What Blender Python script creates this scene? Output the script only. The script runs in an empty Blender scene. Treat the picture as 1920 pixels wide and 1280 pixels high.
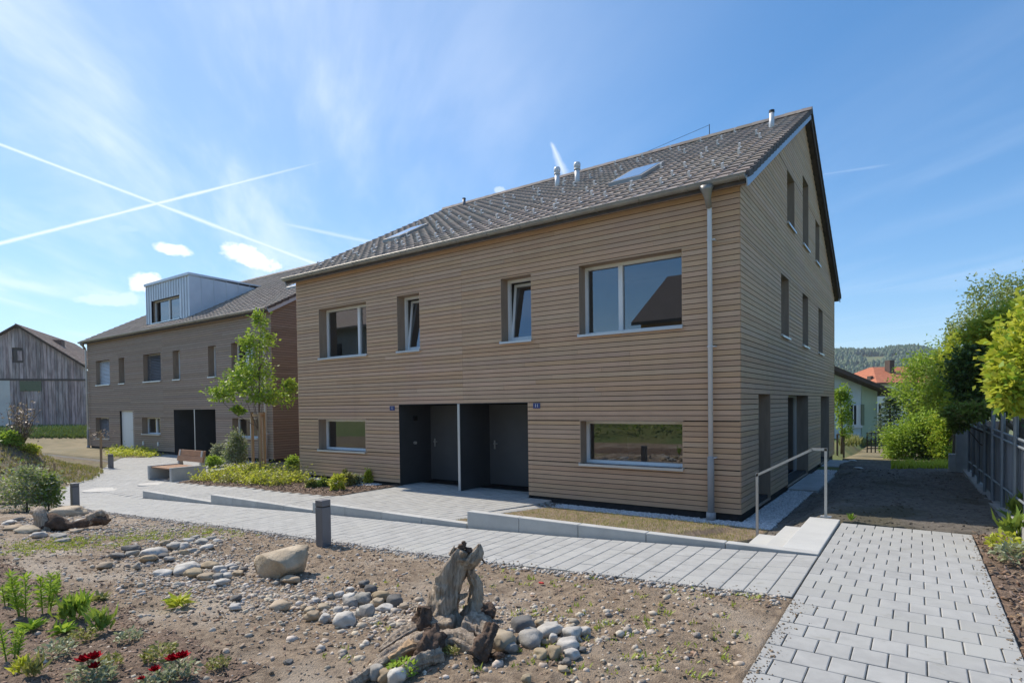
import bpy, bmesh, math, random
import numpy as np
from mathutils import Vector, Matrix, noise as mnoise
random.seed(7); rng = np.random.default_rng(7)
R = math.radians
scene = bpy.context.scene
C = scene.collection

# ---------------------------------------------------------------- camera
CAM = Vector((2.5542, -10.7005, 1.9945)); YAW, PITCH, ROLL, FPX, SY = 0.6108, -0.0236, -0.0131, 1086.0, 144.9
def cam_axes():
    f = Vector((-math.sin(YAW), math.cos(YAW), 0)); r = Vector((math.cos(YAW), math.sin(YAW), 0)); u = Vector((0, 0, 1))
    f2 = f*math.cos(PITCH)+u*math.sin(PITCH); u2 = u*math.cos(PITCH)-f*math.sin(PITCH)
    r3 = r*math.cos(ROLL)+u2*math.sin(ROLL); u3 = u2*math.cos(ROLL)-r*math.sin(ROLL)
    return r3, u3, f2
CR, CU, CF = cam_axes()
cd = bpy.data.cameras.new('camera'); cam = bpy.data.objects.new('camera', cd); C.objects.link(cam)
cam.matrix_world = Matrix(((CR.x, CU.x, -CF.x, CAM.x), (CR.y, CU.y, -CF.y, CAM.y), (CR.z, CU.z, -CF.z, CAM.z), (0, 0, 0, 1)))
cd.sensor_width = 36; cd.lens = FPX*36/1920; cd.shift_y = SY/1920; cd.clip_start = .05; cd.clip_end = 6000
scene.camera = cam
def at(px, py, w):                                   # a point of the place at a pixel and a depth in metres
    return CAM + (CF + CR*((px-960)/FPX) - CU*((py-640-SY)/FPX))*w

# ---------------------------------------------------------------- sky and sun
SUNDIR = Vector((-.90, .065, 1.0)).normalized()       # towards the sun
SUN_EL = math.asin(SUNDIR.z); SUN_AZ = math.atan2(SUNDIR.x, SUNDIR.y)
scene.view_settings.view_transform = 'Standard'; scene.view_settings.look = 'None'
scene.view_settings.exposure = 0.60; scene.view_settings.gamma = 1.0
world = bpy.data.worlds.new('World'); scene.world = world; world.use_nodes = True
class NT:
    def __init__(s, tree): s.t = tree; s.n = tree.nodes; s.l = tree.links
    def new(s, typ, **kw):
        n = s.n.new(typ)
        for k, v in kw.items():
            if isinstance(k, str) and hasattr(n, k): setattr(n, k, v)
        return n
    def link(s, a, b): s.l.new(a, b)
    def val(s, sock, v):
        if hasattr(v, 'is_linked') or hasattr(v, 'links'): s.l.new(v, sock)
        else: sock.default_value = v
    def math(s, op, a, b=None, c=None, clamp=False):
        n = s.n.new('ShaderNodeMath'); n.operation = op; n.use_clamp = clamp
        s.val(n.inputs[0], a)
        if b is not None: s.val(n.inputs[1], b)
        if c is not None: s.val(n.inputs[2], c)
        return n.outputs[0]
    def vmath(s, op, a, b=None):
        n = s.n.new('ShaderNodeVectorMath'); n.operation = op; s.val(n.inputs[0], a)
        if b is not None: s.val(n.inputs[1], b)
        return n.outputs['Value'] if op in ('DOT_PRODUCT', 'LENGTH', 'DISTANCE') else n.outputs[0]
    def mix(s, f, a, b, mode='MIX'):
        n = s.n.new('ShaderNodeMix'); n.data_type = 'RGBA'; n.blend_type = mode
        s.val(n.inputs[0], f); s.val(n.inputs[6], a); s.val(n.inputs[7], b); return n.outputs[2]
    def noise(s, vec, scale, detail=4, rough=.5, dist=0):
        n = s.n.new('ShaderNodeTexNoise'); s.val(n.inputs['Vector'], vec); n.inputs['Scale'].default_value = scale
        n.inputs['Detail'].default_value = detail; n.inputs['Roughness'].default_value = rough; n.inputs['Distortion'].default_value = dist
        return n.outputs['Fac']
    def ramp(s, x, a, b):                              # smooth step a..b
        n = s.n.new('ShaderNodeMapRange'); n.interpolation_type = 'SMOOTHSTEP'
        s.val(n.inputs[0], x); n.inputs[1].default_value = a; n.inputs[2].default_value = b; return n.outputs[0]
    def mapping(s, vec, scale=(1, 1, 1), rot=(0, 0, 0), loc=(0, 0, 0)):
        n = s.n.new('ShaderNodeMapping'); s.val(n.inputs[0], vec); n.inputs['Scale'].default_value = scale
        n.inputs['Rotation'].default_value = rot; n.inputs['Location'].default_value = loc; return n.outputs[0]
W = NT(world.node_tree); W.n.clear()
sky = W.new('ShaderNodeTexSky'); sky.sky_type = 'NISHITA'; sky.sun_disc = False
sky.sun_elevation = SUN_EL; sky.sun_rotation = SUN_AZ; sky.altitude = 500; sky.air_density = 1.0; sky.dust_density = 0.0; sky.ozone_density = 5.0
tc = W.new('ShaderNodeTexCoord'); D = tc.outputs['Generated']
sep = W.new('ShaderNodeSeparateXYZ'); W.link(D, sep.inputs[0])
zc = W.math('MAXIMUM', sep.outputs['Z'], .03)
comb = W.new('ShaderNodeCombineXYZ'); W.val(comb.inputs[0], W.math('DIVIDE', sep.outputs['X'], zc)); W.val(comb.inputs[1], W.math('DIVIDE', sep.outputs['Y'], zc))
P2 = comb.outputs[0]                                  # the sky as a flat layer overhead
def skyp(px, py):
    d = at(px, py, 1)-CAM; return (d.x/d.z, d.y/d.z)
up = W.ramp(sep.outputs['Z'], .02, .10)
# cirrus: long soft streaks over the sun's side of the sky
pm = W.mapping(P2, (1, 1, 1), (0, 0, R(38)), (1.9, .55, 0))
cir = W.noise(W.mapping(pm, (.35, 1.25, 1)), 1.0, 7, .58, .35)
cir2 = W.noise(W.mapping(P2, (.30, .30, 1)), 1.0, 3, .5)
cirf = W.math('MULTIPLY', W.ramp(cir, .40, .80), W.ramp(cir2, .30, .66))
sund = W.vmath('DOT_PRODUCT', D, tuple(SUNDIR))
glow = W.ramp(sund, .45, .96)
veil = W.math('MULTIPLY', glow, .20)
cirf = W.math('MULTIPLY_ADD', cirf, W.math('MULTIPLY_ADD', glow, .62, .17), veil, clamp=True)
# contrails: straight lines in the same layer
def trail(a, b, w0, w1, amt, fade0=.02, fade1=.2):
    ax, ay = skyp(*a); bx, by = skyp(*b); L = math.hypot(bx-ax, by-ay); ux, uy = (bx-ax)/L, (by-ay)/L
    rel = W.vmath('SUBTRACT', P2, (ax, ay, 0))
    t = W.math('DIVIDE', W.vmath('DOT_PRODUCT', rel, (ux, uy, 0)), L)
    s_ = W.math('ABSOLUTE', W.vmath('DOT_PRODUCT', rel, (-uy, ux, 0)))
    nz = W.noise(P2, 9.0, 4, .6)
    wd = W.math('MULTIPLY', W.math('MULTIPLY_ADD', t, w1-w0, w0), W.math('MULTIPLY_ADD', nz, 1.2, .4))
    prof = W.math('SUBTRACT', 1.0, W.math('DIVIDE', s_, wd), clamp=True)
    e = W.math('MULTIPLY', W.ramp(t, -fade0, fade0), W.math('SUBTRACT', 1.0, W.ramp(t, 1-fade1, 1.0)))
    return W.math('MULTIPLY', W.math('MULTIPLY', W.math('POWER', prof, 1.2), e), amt)
tr = [trail((-160, 497), (770, 261), .055, .020, .80, .02, .30), trail((-150, 214), (640, 513), .024, .10, .70, .02, .06),
      trail((370, 385), (760, 468), .07, .10, .42, .25, .25), trail((1034, 268), (1068, 350), .014, .05, .6, .08, .5),
      trail((-60, 395), (260, 540), .16, .40, .22, .3, .3), trail((1530, 329), (1700, 304), .02, .03, .14, .2, .4)]
acc = cirf
for x in tr: acc = W.math('MAXIMUM', acc, x)
# little fair-weather cumulus low over the roofs
pn = W.noise(W.mapping(D, (26, 26, 34)), 1.0, 5, .6)
def puff(px, py, rx, ry, amt, tilt=0):
    d0 = (at(px, py, 1)-CAM).normalized(); ri = CR; upv = d0.cross(ri).normalized()*-1
    ca, sa = math.cos(tilt), math.sin(tilt); ri2 = (ri*ca+upv*sa); up2 = (upv*ca-ri*sa)
    rel = W.vmath('SUBTRACT', D, tuple(d0))
    a = W.math('DIVIDE', W.vmath('DOT_PRODUCT', rel, tuple(ri2)), rx/FPX*.85); b = W.math('DIVIDE', W.vmath('DOT_PRODUCT', rel, tuple(up2)), ry/FPX*.85)
    q = W.math('SQRT', W.math('ADD', W.math('MULTIPLY', a, a), W.math('MULTIPLY', b, b)))
    q = W.math('ADD', q, W.math('MULTIPLY_ADD', pn, 2.2, -1.1))
    return W.math('MULTIPLY', W.math('SUBTRACT', 1.0, W.ramp(q, .45, 1.05)), amt)
for p in (puff(332, 470, 40, 14, .95, -.25), puff(476, 484, 54, 22, 1.0, -.42), puff(282, 530, 26, 20, 1.0), puff(205, 562, 60, 14, .5), puff(938, 357, 14, 10, .45), puff(245, 430, 20, 8, .3)):
    acc = W.math('MAXIMUM', acc, p)
acc = W.math('MULTIPLY', acc, up, clamp=True)
hs = W.new('ShaderNodeHueSaturation'); gm = W.new('ShaderNodeGamma'); W.link(sky.outputs[0], gm.inputs[0]); gm.inputs[1].default_value = .78; W.link(gm.outputs[0], hs.inputs['Color']); hs.inputs['Saturation'].default_value = 1.30; hs.inputs['Value'].default_value = 1.14
skyc = W.mix(acc, hs.outputs[0], (5.6, 5.9, 6.4, 1))
bg = W.new('ShaderNodeBackground'); W.link(skyc, bg.inputs[0]); bg.inputs[1].default_value = .145
wo = W.new('ShaderNodeOutputWorld'); W.link(bg.outputs[0], wo.inputs[0])
ld = bpy.data.lights.new('sun', 'SUN'); ld.energy = 3.4; ld.angle = R(.5); ld.color = (1.0, .90, .77)
sun = bpy.data.objects.new('sun', ld); C.objects.link(sun); sun.rotation_euler = (-SUNDIR).to_track_quat('-Z', 'Y').to_euler(); sun.location = (-20, 0, 30)

# ---------------------------------------------------------------- materials
MATS = {}
def M(name, c1, c2=None, scale=4., rough=.8, metal=0., bump=0., bscale=60., rnd=0., isl=0., stretch=(1, 1, 1), lo=.35, hi=.65, spec=.4, c3=None, s3=.7, detail=6, bdist=.01, streak=0, stain=None):
    m = bpy.data.materials.new(name); m.use_nodes = True; t = NT(m.node_tree); bs = t.n['Principled BSDF']
    geo = t.new('ShaderNodeNewGeometry'); pos = geo.outputs['Position']; mp = t.mapping(pos, stretch)
    col = (*c1, 1)
    if c2: col = t.mix(t.ramp(t.noise(mp, scale, detail, .6), lo, hi), (*c1, 1), (*c2, 1))
    if c3: col = t.mix(t.ramp(t.noise(pos, s3, 4, .6), .48, .66), col, (*c3, 1))
    if streak: col = t.mix(t.math('MULTIPLY', t.ramp(t.noise(t.mapping(pos, (2.2, 2.2, .10)), 1.0, 5, .6), .42, .72), streak), col, tuple(q*.62 for q in c1)+(1,))
    if stain: col = t.mix(t.ramp(t.noise(pos, stain[0], 6, .7), stain[1], stain[1]+.14), col, (*stain[2], 1))
    if rnd or isl:
        o = t.new('ShaderNodeObjectInfo').outputs['Random'] if rnd else geo.outputs['Random Per Island']
        a = rnd or isl
        hsv = t.new('ShaderNodeHueSaturation'); t.val(hsv.inputs['Color'], col); t.val(hsv.inputs['Value'], t.math('MULTIPLY_ADD', o, 2*a, 1-a))
        t.val(hsv.inputs['Hue'], t.math('MULTIPLY_ADD', t.math('FRACT', t.math('MULTIPLY', o, 7.31)), .03*min(1, a*4), .5-.015*min(1, a*4)))
        t.val(hsv.inputs['Saturation'], t.math('MULTIPLY_ADD', t.math('FRACT', t.math('MULTIPLY', o, 13.7)), .5*min(1, a*4), 1-.25*min(1, a*4)))
        col = hsv.outputs[0]
    t.val(bs.inputs['Base Color'], col); bs.inputs['Roughness'].default_value = rough; bs.inputs['Metallic'].default_value = metal
    bs.inputs['Specular IOR Level'].default_value = spec
    if bump:
        b = t.new('ShaderNodeBump'); b.inputs['Strength'].default_value = bump; b.inputs['Distance'].default_value = bdist
        t.val(b.inputs['Height'], t.noise(mp, bscale, 5, .65)); t.link(b.outputs[0], bs.inputs['Normal'])
    MATS[name] = m; return m
def leafmat(name, c1, c2, trans=.35, rough=.5):
    m = bpy.data.materials.new(name); m.use_nodes = True; t = NT(m.node_tree); bs = t.n['Principled BSDF']
    geo = t.new('ShaderNodeNewGeometry'); col = t.mix(geo.outputs['Random Per Island'], (*c1, 1), (*c2, 1))
    t.val(bs.inputs['Base Color'], col); bs.inputs['Roughness'].default_value = rough; bs.inputs['Specular IOR Level'].default_value = .35
    tl = t.new('ShaderNodeBsdfTranslucent'); t.val(tl.inputs[0], t.mix(.25, col, (.5, .55, .05, 1)))
    mx = t.new('ShaderNodeMixShader'); mx.inputs[0].default_value = trans; t.link(bs.outputs[0], mx.inputs[1]); t.link(tl.outputs[0], mx.inputs[2])
    t.link(mx.outputs[0], t.n['Material Output'].inputs[0]); MATS[name] = m; return m
M('wood', (.64, .425, .268), (.52, .342, .218), 3.0, .75, bump=.25, bscale=12, rnd=.075, stretch=(.7, .7, 26), lo=.3, hi=.7, c3=(.565, .37, .25), s3=.35, streak=.18)
M('wood2', (.64, .425, .268), (.52, .342, .218), 3.0, .75, bump=.2, bscale=12, isl=.075, stretch=(.7, .7, 26), lo=.3, hi=.7, c3=(.565, .37, .25), s3=.35, streak=.18)
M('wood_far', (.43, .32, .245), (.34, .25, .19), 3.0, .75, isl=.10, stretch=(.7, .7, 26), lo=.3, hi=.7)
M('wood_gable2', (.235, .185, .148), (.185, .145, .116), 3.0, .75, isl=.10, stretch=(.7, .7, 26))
M('lining', (.35, .26, .19), (.30, .22, .16), 2.0, .7, stretch=(6, 6, 1))  # darker than the cladding: shade of the reveals is put into the colour
M('membrane', (.012, .012, .013), rough=.9)
M('plinth', (.025, .026, .028), (.035, .035, .036), 8, .85)
M('tile', (.33, .275, .235), (.235, .195, .17), 6, .8, isl=.16, bump=.15, c3=(.28, .24, .20), s3=.5)
M('tile_o', (.33, .275, .235), (.235, .195, .17), 6, .8, rnd=.16, bump=.15, c3=(.28, .24, .20), s3=.5)
M('verge', (.10, .085, .08), (.07, .062, .06), 6, .8, rnd=.15)
M('zinc', (.66, .68, .70), (.62, .64, .66), 3, .4, metal=.12)
M('zinc_old', (.36, .35, .32), (.29, .28, .26), 3, .5, metal=.45)
M('fascia', (.36, .44, .56), (.33, .41, .52), 2, .45, metal=.35)
M('steel', (.58, .57, .54), (.52, .51, .48), 5, .42, metal=.5)
M('white', (.80, .80, .79), rough=.4)
M('alu', (.62, .63, .64), rough=.35, metal=.5)
M('pvc', (.36, .37, .38), (.33, .34, .35), 5, .5)
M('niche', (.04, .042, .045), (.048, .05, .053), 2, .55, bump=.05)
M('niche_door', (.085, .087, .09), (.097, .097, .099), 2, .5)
M('room', (.36, .34, .31), (.30, .29, .27), 1.0, .9)
M('blind', (.78, .81, .85), rough=.5, metal=.2)
M('concrete', (.50, .50, .475), (.43, .43, .41), 3, .85, bump=.25, bscale=120, bdist=.004, rnd=.04)
M('concrete2', (.42, .42, .41), (.34, .34, .33), 2.5, .85, bump=.2, bscale=90)
M('step', (.54, .54, .51), (.49, .49, .465), 2, .85, bump=.2, bscale=150, bdist=.003)
M('paver', (.41, .41, .39), (.35, .35, .335), 7, .85, bump=.35, bscale=170, bdist=.004, rnd=.055, lo=.3, hi=.7, c3=(.395, .395, .37), s3=1.1, stain=(3.2, .58, (.30, .295, .265)))
M('paver_s', (.41, .41, .39), (.35, .35, .335), 7, .85, bump=.3, bscale=170, bdist=.004, isl=.055, lo=.3, hi=.7, c3=(.395, .395, .37), s3=1.1, stain=(3.2, .58, (.30, .295, .265)))
M('joint', (.17, .16, .14), (.11, .105, .09), 30, .95)
M('soil', (.385, .295, .205), (.215, .16, .112), 13, .95, bump=1.0, bscale=55, bdist=.035, c3=(.45, .375, .29), s3=.8, detail=10)
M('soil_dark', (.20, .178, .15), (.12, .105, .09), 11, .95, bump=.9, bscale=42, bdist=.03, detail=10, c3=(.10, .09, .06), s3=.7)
M('mulch', (.27, .19, .135), (.13, .09, .065), 26, .95, bump=1.0, bscale=55, bdist=.03, detail=8)
M('chip', (.30, .215, .155), (.15, .105, .075), 14, .9, isl=.35)
M('gravel', (.50, .47, .42), (.34, .31, .275), 30, .9, isl=.35)
M('gravel_tan', (.56, .49, .40), (.38, .325, .26), 30, .9, isl=.40)
M('gravel_white', (.62, .62, .62), (.46, .47, .48), 25, .85, isl=.22)
M('gravel_bed', (.33, .33, .33), (.22, .22, .22), 60, .95, bump=.8, bscale=70)
M('lawn', (.33, .245, .17), (.20, .15, .105), 10, .95, bump=.8, bscale=60, bdist=.03, c3=(.25, .20, .115), s3=2.2)
M('mound', (.24, .19, .125), (.13, .105, .07), 6, .95, bump=.9, bscale=40, bdist=.04, c3=(.20, .18, .09), s3=1.2)
M('field', (.10, .15, .045), (.16, .17, .06), .4, .95, c3=(.20, .17, .08), s3=.08)
M('dry_grass', (.25, .205, .12), (.18, .155, .085), 1.2, .95, bump=.5, bscale=40)
M('stone_grey', (.37, .35, .31), (.25, .24, .215), 9, .85, bump=.5, bscale=60, rnd=.16)
M('stone_tan', (.42, .34, .235), (.31, .245, .165), 5, .85, bump=.35, bscale=40, rnd=.12)
M('stone_white', (.54, .515, .465), (.40, .38, .345), 9, .8, bump=.45, bscale=60, rnd=.08)
M('stone_dark', (.17, .165, .155), (.115, .11, .105), 6, .85, bump=.4, bscale=45, rnd=.15)
M('boulder', (.54, .45, .33), (.38, .31, .22), 4, .9, bump=.8, bscale=14, bdist=.03)
M('driftwood', (.62, .515, .40), (.33, .26, .195), 5, .9, bump=1.0, bscale=14, bdist=.03, stretch=(7, 7, 1.1))
M('bark', (.15, .10, .07), (.075, .052, .04), 12, .95, bump=1.0, bscale=22, bdist=.03)
M('trunk', (.19, .15, .12), (.11, .085, .07), 12, .9, bump=.7, bscale=30, stretch=(3, 3, .6))
M('stake', (.40, .27, .155), (.32, .215, .12), 6, .8, stretch=(5, 5, .6))
M('bench_wood', (.37, .20, .105), (.28, .145, .075), 5, .6, stretch=(.8, 5, 5), rnd=.08)
M('anthracite', (.16, .16, .172), (.18, .18, .19), 3, .5, metal=.2)
M('barn_wood', (.56, .465, .45), (.30, .24, .23), 2.2, .9, rnd=.22, stretch=(2.2, 2.2, .35), bump=.3, bscale=20)
M('barn_dark', (.13, .11, .10), rough=.9)
M('barn_tile', (.20, .145, .115), (.14, .10, .085), 3, .85, isl=.2)
M('plaster', (.72, .71, .68), (.66, .65, .63), .8, .9)
M('plaster_blue', (.58, .66, .68), (.54, .62, .64), .8, .9)
M('plaster_green', (.42, .50, .36), (.38, .46, .33), .8, .9)
M('roof_orange', (.46, .21, .13), (.36, .16, .10), 2.5, .85, isl=.15)
M('roof_brown', (.10, .07, .055), (.075, .055, .045), 2.5, .85)
M('shutter', (.16, .19, .12), rough=.7)
M('grey_shutter', (.14, .16, .17), rough=.7)
M('fence_metal', (.26, .29, .32), (.22, .25, .28), 4, .5, metal=.35)
M('fence_board', (.27, .28, .30), (.19, .20, .215), 2.5, .8, rnd=.2, stretch=(6, 6, .6))
M('sign_blue', (.05, .07, .20), rough=.4)
M('flower_red', (.42, .0, .012), (.28, .0, .01), 30, .8, spec=.1)
M('black', (.006, .006, .006), rough=.6)
M('iron', (.02, .02, .022), rough=.5)
M('manhole', (.55, .54, .50), (.46, .45, .42), 10, .8)
M('litter', (.62, .60, .56), rough=.7)
M('red_scrap', (.55, .05, .04), rough=.6)
leafmat('leaf_young', (0.224, 0.390, 0.043), (0.410, 0.566, 0.068), .42)
M('galv', (.78, .79, .80), rough=.45, metal=.2)
leafmat('leaf_yellow', (0.443, 0.528, 0.043), (0.600, 0.600, 0.086), .45)
leafmat('leaf_mid', (0.156, 0.260, 0.046), (0.281, 0.395, 0.073), .33)
leafmat('leaf_pale', (0.240, 0.317, 0.106), (0.365, 0.403, 0.154), .33)
leafmat('leaf_dark', (0.068, 0.142, 0.041), (0.142, 0.223, 0.061), .2, .4)
leafmat('leaf_blue', (0.056, 0.112, 0.072), (0.112, 0.168, 0.112), .2)
leafmat('leaf_grey', (0.256, 0.304, 0.192), (0.416, 0.448, 0.304), .3)
leafmat('leaf_olive', (0.216, 0.240, 0.072), (0.336, 0.320, 0.112), .3)
leafmat('leaf_twig', (.24, .17, .15), (.34, .26, .22), .2)
leafmat('leaf_red', (0.224, 0.088, 0.048), (0.320, 0.144, 0.072), .3)
leafmat('grass_blade', (0.184, 0.240, 0.048), (0.336, 0.336, 0.096), .3)
leafmat('dry_blade', (0.416, 0.320, 0.136), (0.320, 0.304, 0.096), .25)
leafmat('weed', (0.256, 0.336, 0.048), (0.416, 0.464, 0.080), .35)
leafmat('forest', (0.027, 0.060, 0.024), (0.068, 0.120, 0.042), .1)
def glassmat(name, ior, tint):
    m = bpy.data.materials.new(name); m.use_nodes = True; t = NT(m.node_tree); t.n.remove(t.n['Principled BSDF'])
    fr = t.new('ShaderNodeFresnel'); fr.inputs[0].default_value = ior
    gl = t.new('ShaderNodeBsdfGlossy'); gl.inputs['Roughness'].default_value = 0; gl.inputs[0].default_value = (.95, .97, 1, 1)
    tp = t.new('ShaderNodeBsdfTransparent'); tp.inputs[0].default_value = (*tint, 1)
    mx = t.new('ShaderNodeMixShader'); t.link(fr.outputs[0], mx.inputs[0]); t.link(tp.outputs[0], mx.inputs[1]); t.link(gl.outputs[0], mx.inputs[2])
    t.link(mx.outputs[0], t.n['Material Output'].inputs[0]); MATS[name] = m
glassmat('glass', 2.6, (.62, .66, .66))

# ---------------------------------------------------------------- helpers
def wloc(o):
    v = Vector((0, 0, 0))
    while o is not None: v += o.location; o = o.parent
    return v
def put(o, parent=None):
    C.objects.link(o)
    if parent is not None:
        o.parent = parent; o.location = o.location - wloc(parent)
    return o
def tag(o, label, cat, group=None):
    o['label'] = label; o['category'] = cat
    if group: o['group'] = group
    return o
def thing(name, label, cat, loc=(0, 0, 0), group=None):
    o = bpy.data.objects.new(name, None); o.empty_display_size = .2; o.location = loc; C.objects.link(o)
    return tag(o, label, cat, group)
def kind(o, k): o['kind'] = k; return o
class MB:
    def __init__(s): s.v = []; s.f = []
    def face(s, *pts):
        i = len(s.v); s.v += [tuple(p) for p in pts]; s.f.append(tuple(range(i, i+len(pts)))); return s
    def hexa(s, p):                                      # 8 points: bottom ring 0-3, top ring 4-7
        i = len(s.v); s.v += [tuple(q) for q in p]
        s.f += [(i+3, i+2, i+1, i), (i+4, i+5, i+6, i+7)] + [(i+k, i+(k+1) % 4, i+4+(k+1) % 4, i+4+k) for k in range(4)]
        return s
    def box(s, x0, x1, y0, y1, z0, z1):
        x0, x1 = min(x0, x1), max(x0, x1); y0, y1 = min(y0, y1), max(y0, y1)
        return s.hexa([(x0, y0, z0), (x1, y0, z0), (x1, y1, z0), (x0, y1, z0), (x0, y0, z1), (x1, y0, z1), (x1, y1, z1), (x0, y1, z1)])
    def bar(s, a, b, w, h, upv=(0, 0, 1)):               # rectangular bar from a to b
        a, b = Vector(a), Vector(b); d = (b-a).normalized(); upv = Vector(upv)
        if abs(d.dot(upv)) > .98: upv = Vector((0, 1, 0))
        sd = d.cross(upv).normalized()*(w/2); u = sd.cross(d).normalized()*(h/2)
        return s.hexa([a-sd-u, a+sd-u, a+sd+u, a-sd+u, b-sd-u, b+sd-u, b+sd+u, b-sd+u])
    def tube(s, pts, rad, n=8, cap=True):
        pts = [Vector(p) for p in pts]; rad = rad if isinstance(rad, (list, tuple)) else [rad]*len(pts)
        base = len(s.v); ref = None
        for k, p in enumerate(pts):
            d = (pts[min(k+1, len(pts)-1)]-pts[max(k-1, 0)]).normalized()
            if ref is None: ref = d.orthogonal().normalized()
            ref = (ref-d*ref.dot(d)).normalized(); o = d.cross(ref)
            for j in range(n):
                a = 2*math.pi*j/n; s.v.append(tuple(p+(ref*math.cos(a)+o*math.sin(a))*rad[k]))
        for k in range(len(pts)-1):
            for j in range(n):
                a = base+k*n+j; b = base+k*n+(j+1) % n; s.f.append((a, b, b+n, a+n))
        if cap:
            s.f.append(tuple(base+j for j in range(n))[::-1]); s.f.append(tuple(base+(len(pts)-1)*n+j for j in range(n)))
        return s
    def build(s, name, mat, parent=None, smooth=False, bevel=0):
        me = bpy.data.meshes.new(name); me.from_pydata(s.v, [], s.f); me.materials.append(MATS[mat]); me.update()
        if smooth: me.polygons.foreach_set('use_smooth', [True]*len(me.polygons))
        o = bpy.data.objects.new(name, me); put(o, parent)
        if bevel:
            b = o.modifiers.new('bevel', 'BEVEL'); b.width = bevel; b.segments = 2; b.limit_method = 'ANGLE'
        return o
def npmesh(name, V, F, mat, parent=None, smooth=False):    # fast builder: V (n,3), F (m,k)
    V = np.asarray(V, np.float32); F = np.asarray(F, np.int32); me = bpy.data.meshes.new(name)
    me.vertices.add(len(V)); me.vertices.foreach_set('co', V.ravel()); k = F.shape[1]
    me.loops.add(F.size); me.loops.foreach_set('vertex_index', F.ravel()); me.polygons.add(len(F))
    me.polygons.foreach_set('loop_start', np.arange(0, F.size, k, dtype=np.int32)); me.polygons.foreach_set('loop_total', np.full(len(F), k, np.int32))
    me.update(calc_edges=True); me.validate(); me.materials.append(MATS[mat])
    if smooth: me.polygons.foreach_set('use_smooth', [True]*len(me.polygons))
    return put(bpy.data.objects.new(name, me), parent)
def unitmesh(name, mb, mat):
    me = bpy.data.meshes.new(name); me.from_pydata(mb.v, [], mb.f); me.materials.append(MATS[mat]); me.update(); return me
def inst(name, me, loc, parent=None, scale=None, rot=None):
    o = bpy.data.objects.new(name, me); o.location = loc
    if scale: o.scale = scale
    if rot: o.rotation_euler = rot
    return put(o, parent)
def fbm(x, y, s=1.0, o=3):
    v = 0; a = 1
    for k in range(o): v += a*mnoise.noise(Vector((x*s, y*s, 3.7*k))); a *= .5; s *= 2.1
    return v

# ---------------------------------------------------------------- terrain
def itp(x, xs, zs): return float(np.interp(x, xs, zs))
KX = [-60, -26, -20, -14.36, -10.88, -7.09, -3.2, -1.5, -.28, 1.0, 1.7, 60]; KZ = [-.45, -.45, -.42, -.346, -.2, -.037, .10, .175, .246, .31, .345, .35]
def zk(x): return itp(x, KX, KZ)
def sm(t): t = max(0., min(1., t)); return t*t*(3-2*t)
def top(x): return itp(x, [-14.36, -12.4, -10.9, -7.1, -3.5, -3.2, -.8], [-.335, -.162, -.160, .008, .143, .17, .34])
def mound(x, y): return 1.75*math.exp(-(((x+24.6)/(3.1 if x > -24.6 else 6))**2+((y+4.7)/1.75)**2))
def gz(x, y):
    if y < -3.75:
        z = zk(x)
        if y < -5.35:
            k = sm((-5.35-y)/5.); z = z*(1-.75*k)+.75*k*.30
            if x < 1.6: z += .05*fbm(x*.8, y*.8)*sm((-5.5-y)/.8)
        if y < -14: z += min(3.2, .42*(-14-y))
    elif x > 0:
        zs = itp(y, [-3.75, -1.5, 3, 10, 14, 20, 32, 60, 120], [.34, .32, .2, 0, -.15, -.42, -.6, -2, -6])
        lo = itp(y, [-3.75, -1.5, 0, 10], [.30, -.05, -.13, -.13]) if y < 10 else zs
        if y > 10: lo = zs
        z = lo+(zs-lo)*sm((x-.55)/1.0)
        if y < -1.4 and x < 1.69: z = min(z, itp(y, [-3.75, -1.6], [.30, -.02])) if x < 1.1 else z-.25
    elif x > -14.4:
        t = (y+3.6)/3.1; t = max(0., min(1., t)); z = top(x)*(1-t)-.11*t
        if x > -8.7 and x < -3.9: z = top(x)*(1-t)-.06*t
    else:
        t = max(0., min(1., (y+3.75)/6.)); z = zk(x)*(1-t)-.13*t
        b = sm((x+17.6)/3.2)
        if b > 0:
            t = max(0., min(1., (y+3.6)/3.1)); z = z*(1-b)+b*(top(-14.4)*(1-t)-.11*t)
    z += mound(x, y)        # the planted mound
    if x < -37: z += .85*sm((-x-37)/9)
    if y > 40: z -= 0
    d = math.hypot(x, y)
    if d > 90: z -= min(6, (d-90)*.03)
    return z
def gp(px, py, dz=0):                                    # where the ray of a pixel meets the ground
    d = (CF + CR*((px-960)/FPX) - CU*((py-640-SY)/FPX)); w = 1.0; st = .25
    while w < 120:
        p = CAM+d*w
        if p.z < gz(p.x, p.y)+dz:
            a, b = w-st, w
            for _ in range(24):
                m_ = (a+b)/2; p = CAM+d*m_
                if p.z < gz(p.x, p.y)+dz: b = m_
                else: a = m_
            return CAM+d*b, b
        w += st; st = .25 if w < 30 else 1
    return CAM+d*w, w
def sheet(name, xs, ys, zf, mat, skirt=.2, smooth=True, parent=None):
    V = [(x, y, zf(x, y)) for y in ys for x in xs]; nx, ny = len(xs), len(ys); F = [(j*nx+i, j*nx+i+1, (j+1)*nx+i+1, (j+1)*nx+i) for j in range(ny-1) for i in range(nx-1)]
    ring = [i for i in range(nx)]+[j*nx+nx-1 for j in range(1, ny)]+[(ny-1)*nx+i for i in range(nx-2, -1, -1)]+[j*nx for j in range(ny-2, 0, -1)]
    n0 = len(V); V += [(V[i][0], V[i][1], V[i][2]-skirt) for i in ring]; L = len(ring)
    F += [(ring[(k+1) % L], ring[k], n0+k, n0+(k+1) % L) for k in range(L)]
    o = npmesh(name, V, F, mat, parent, smooth)
    return o
lin = lambda a, b, n: list(np.linspace(a, b, n))
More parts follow.
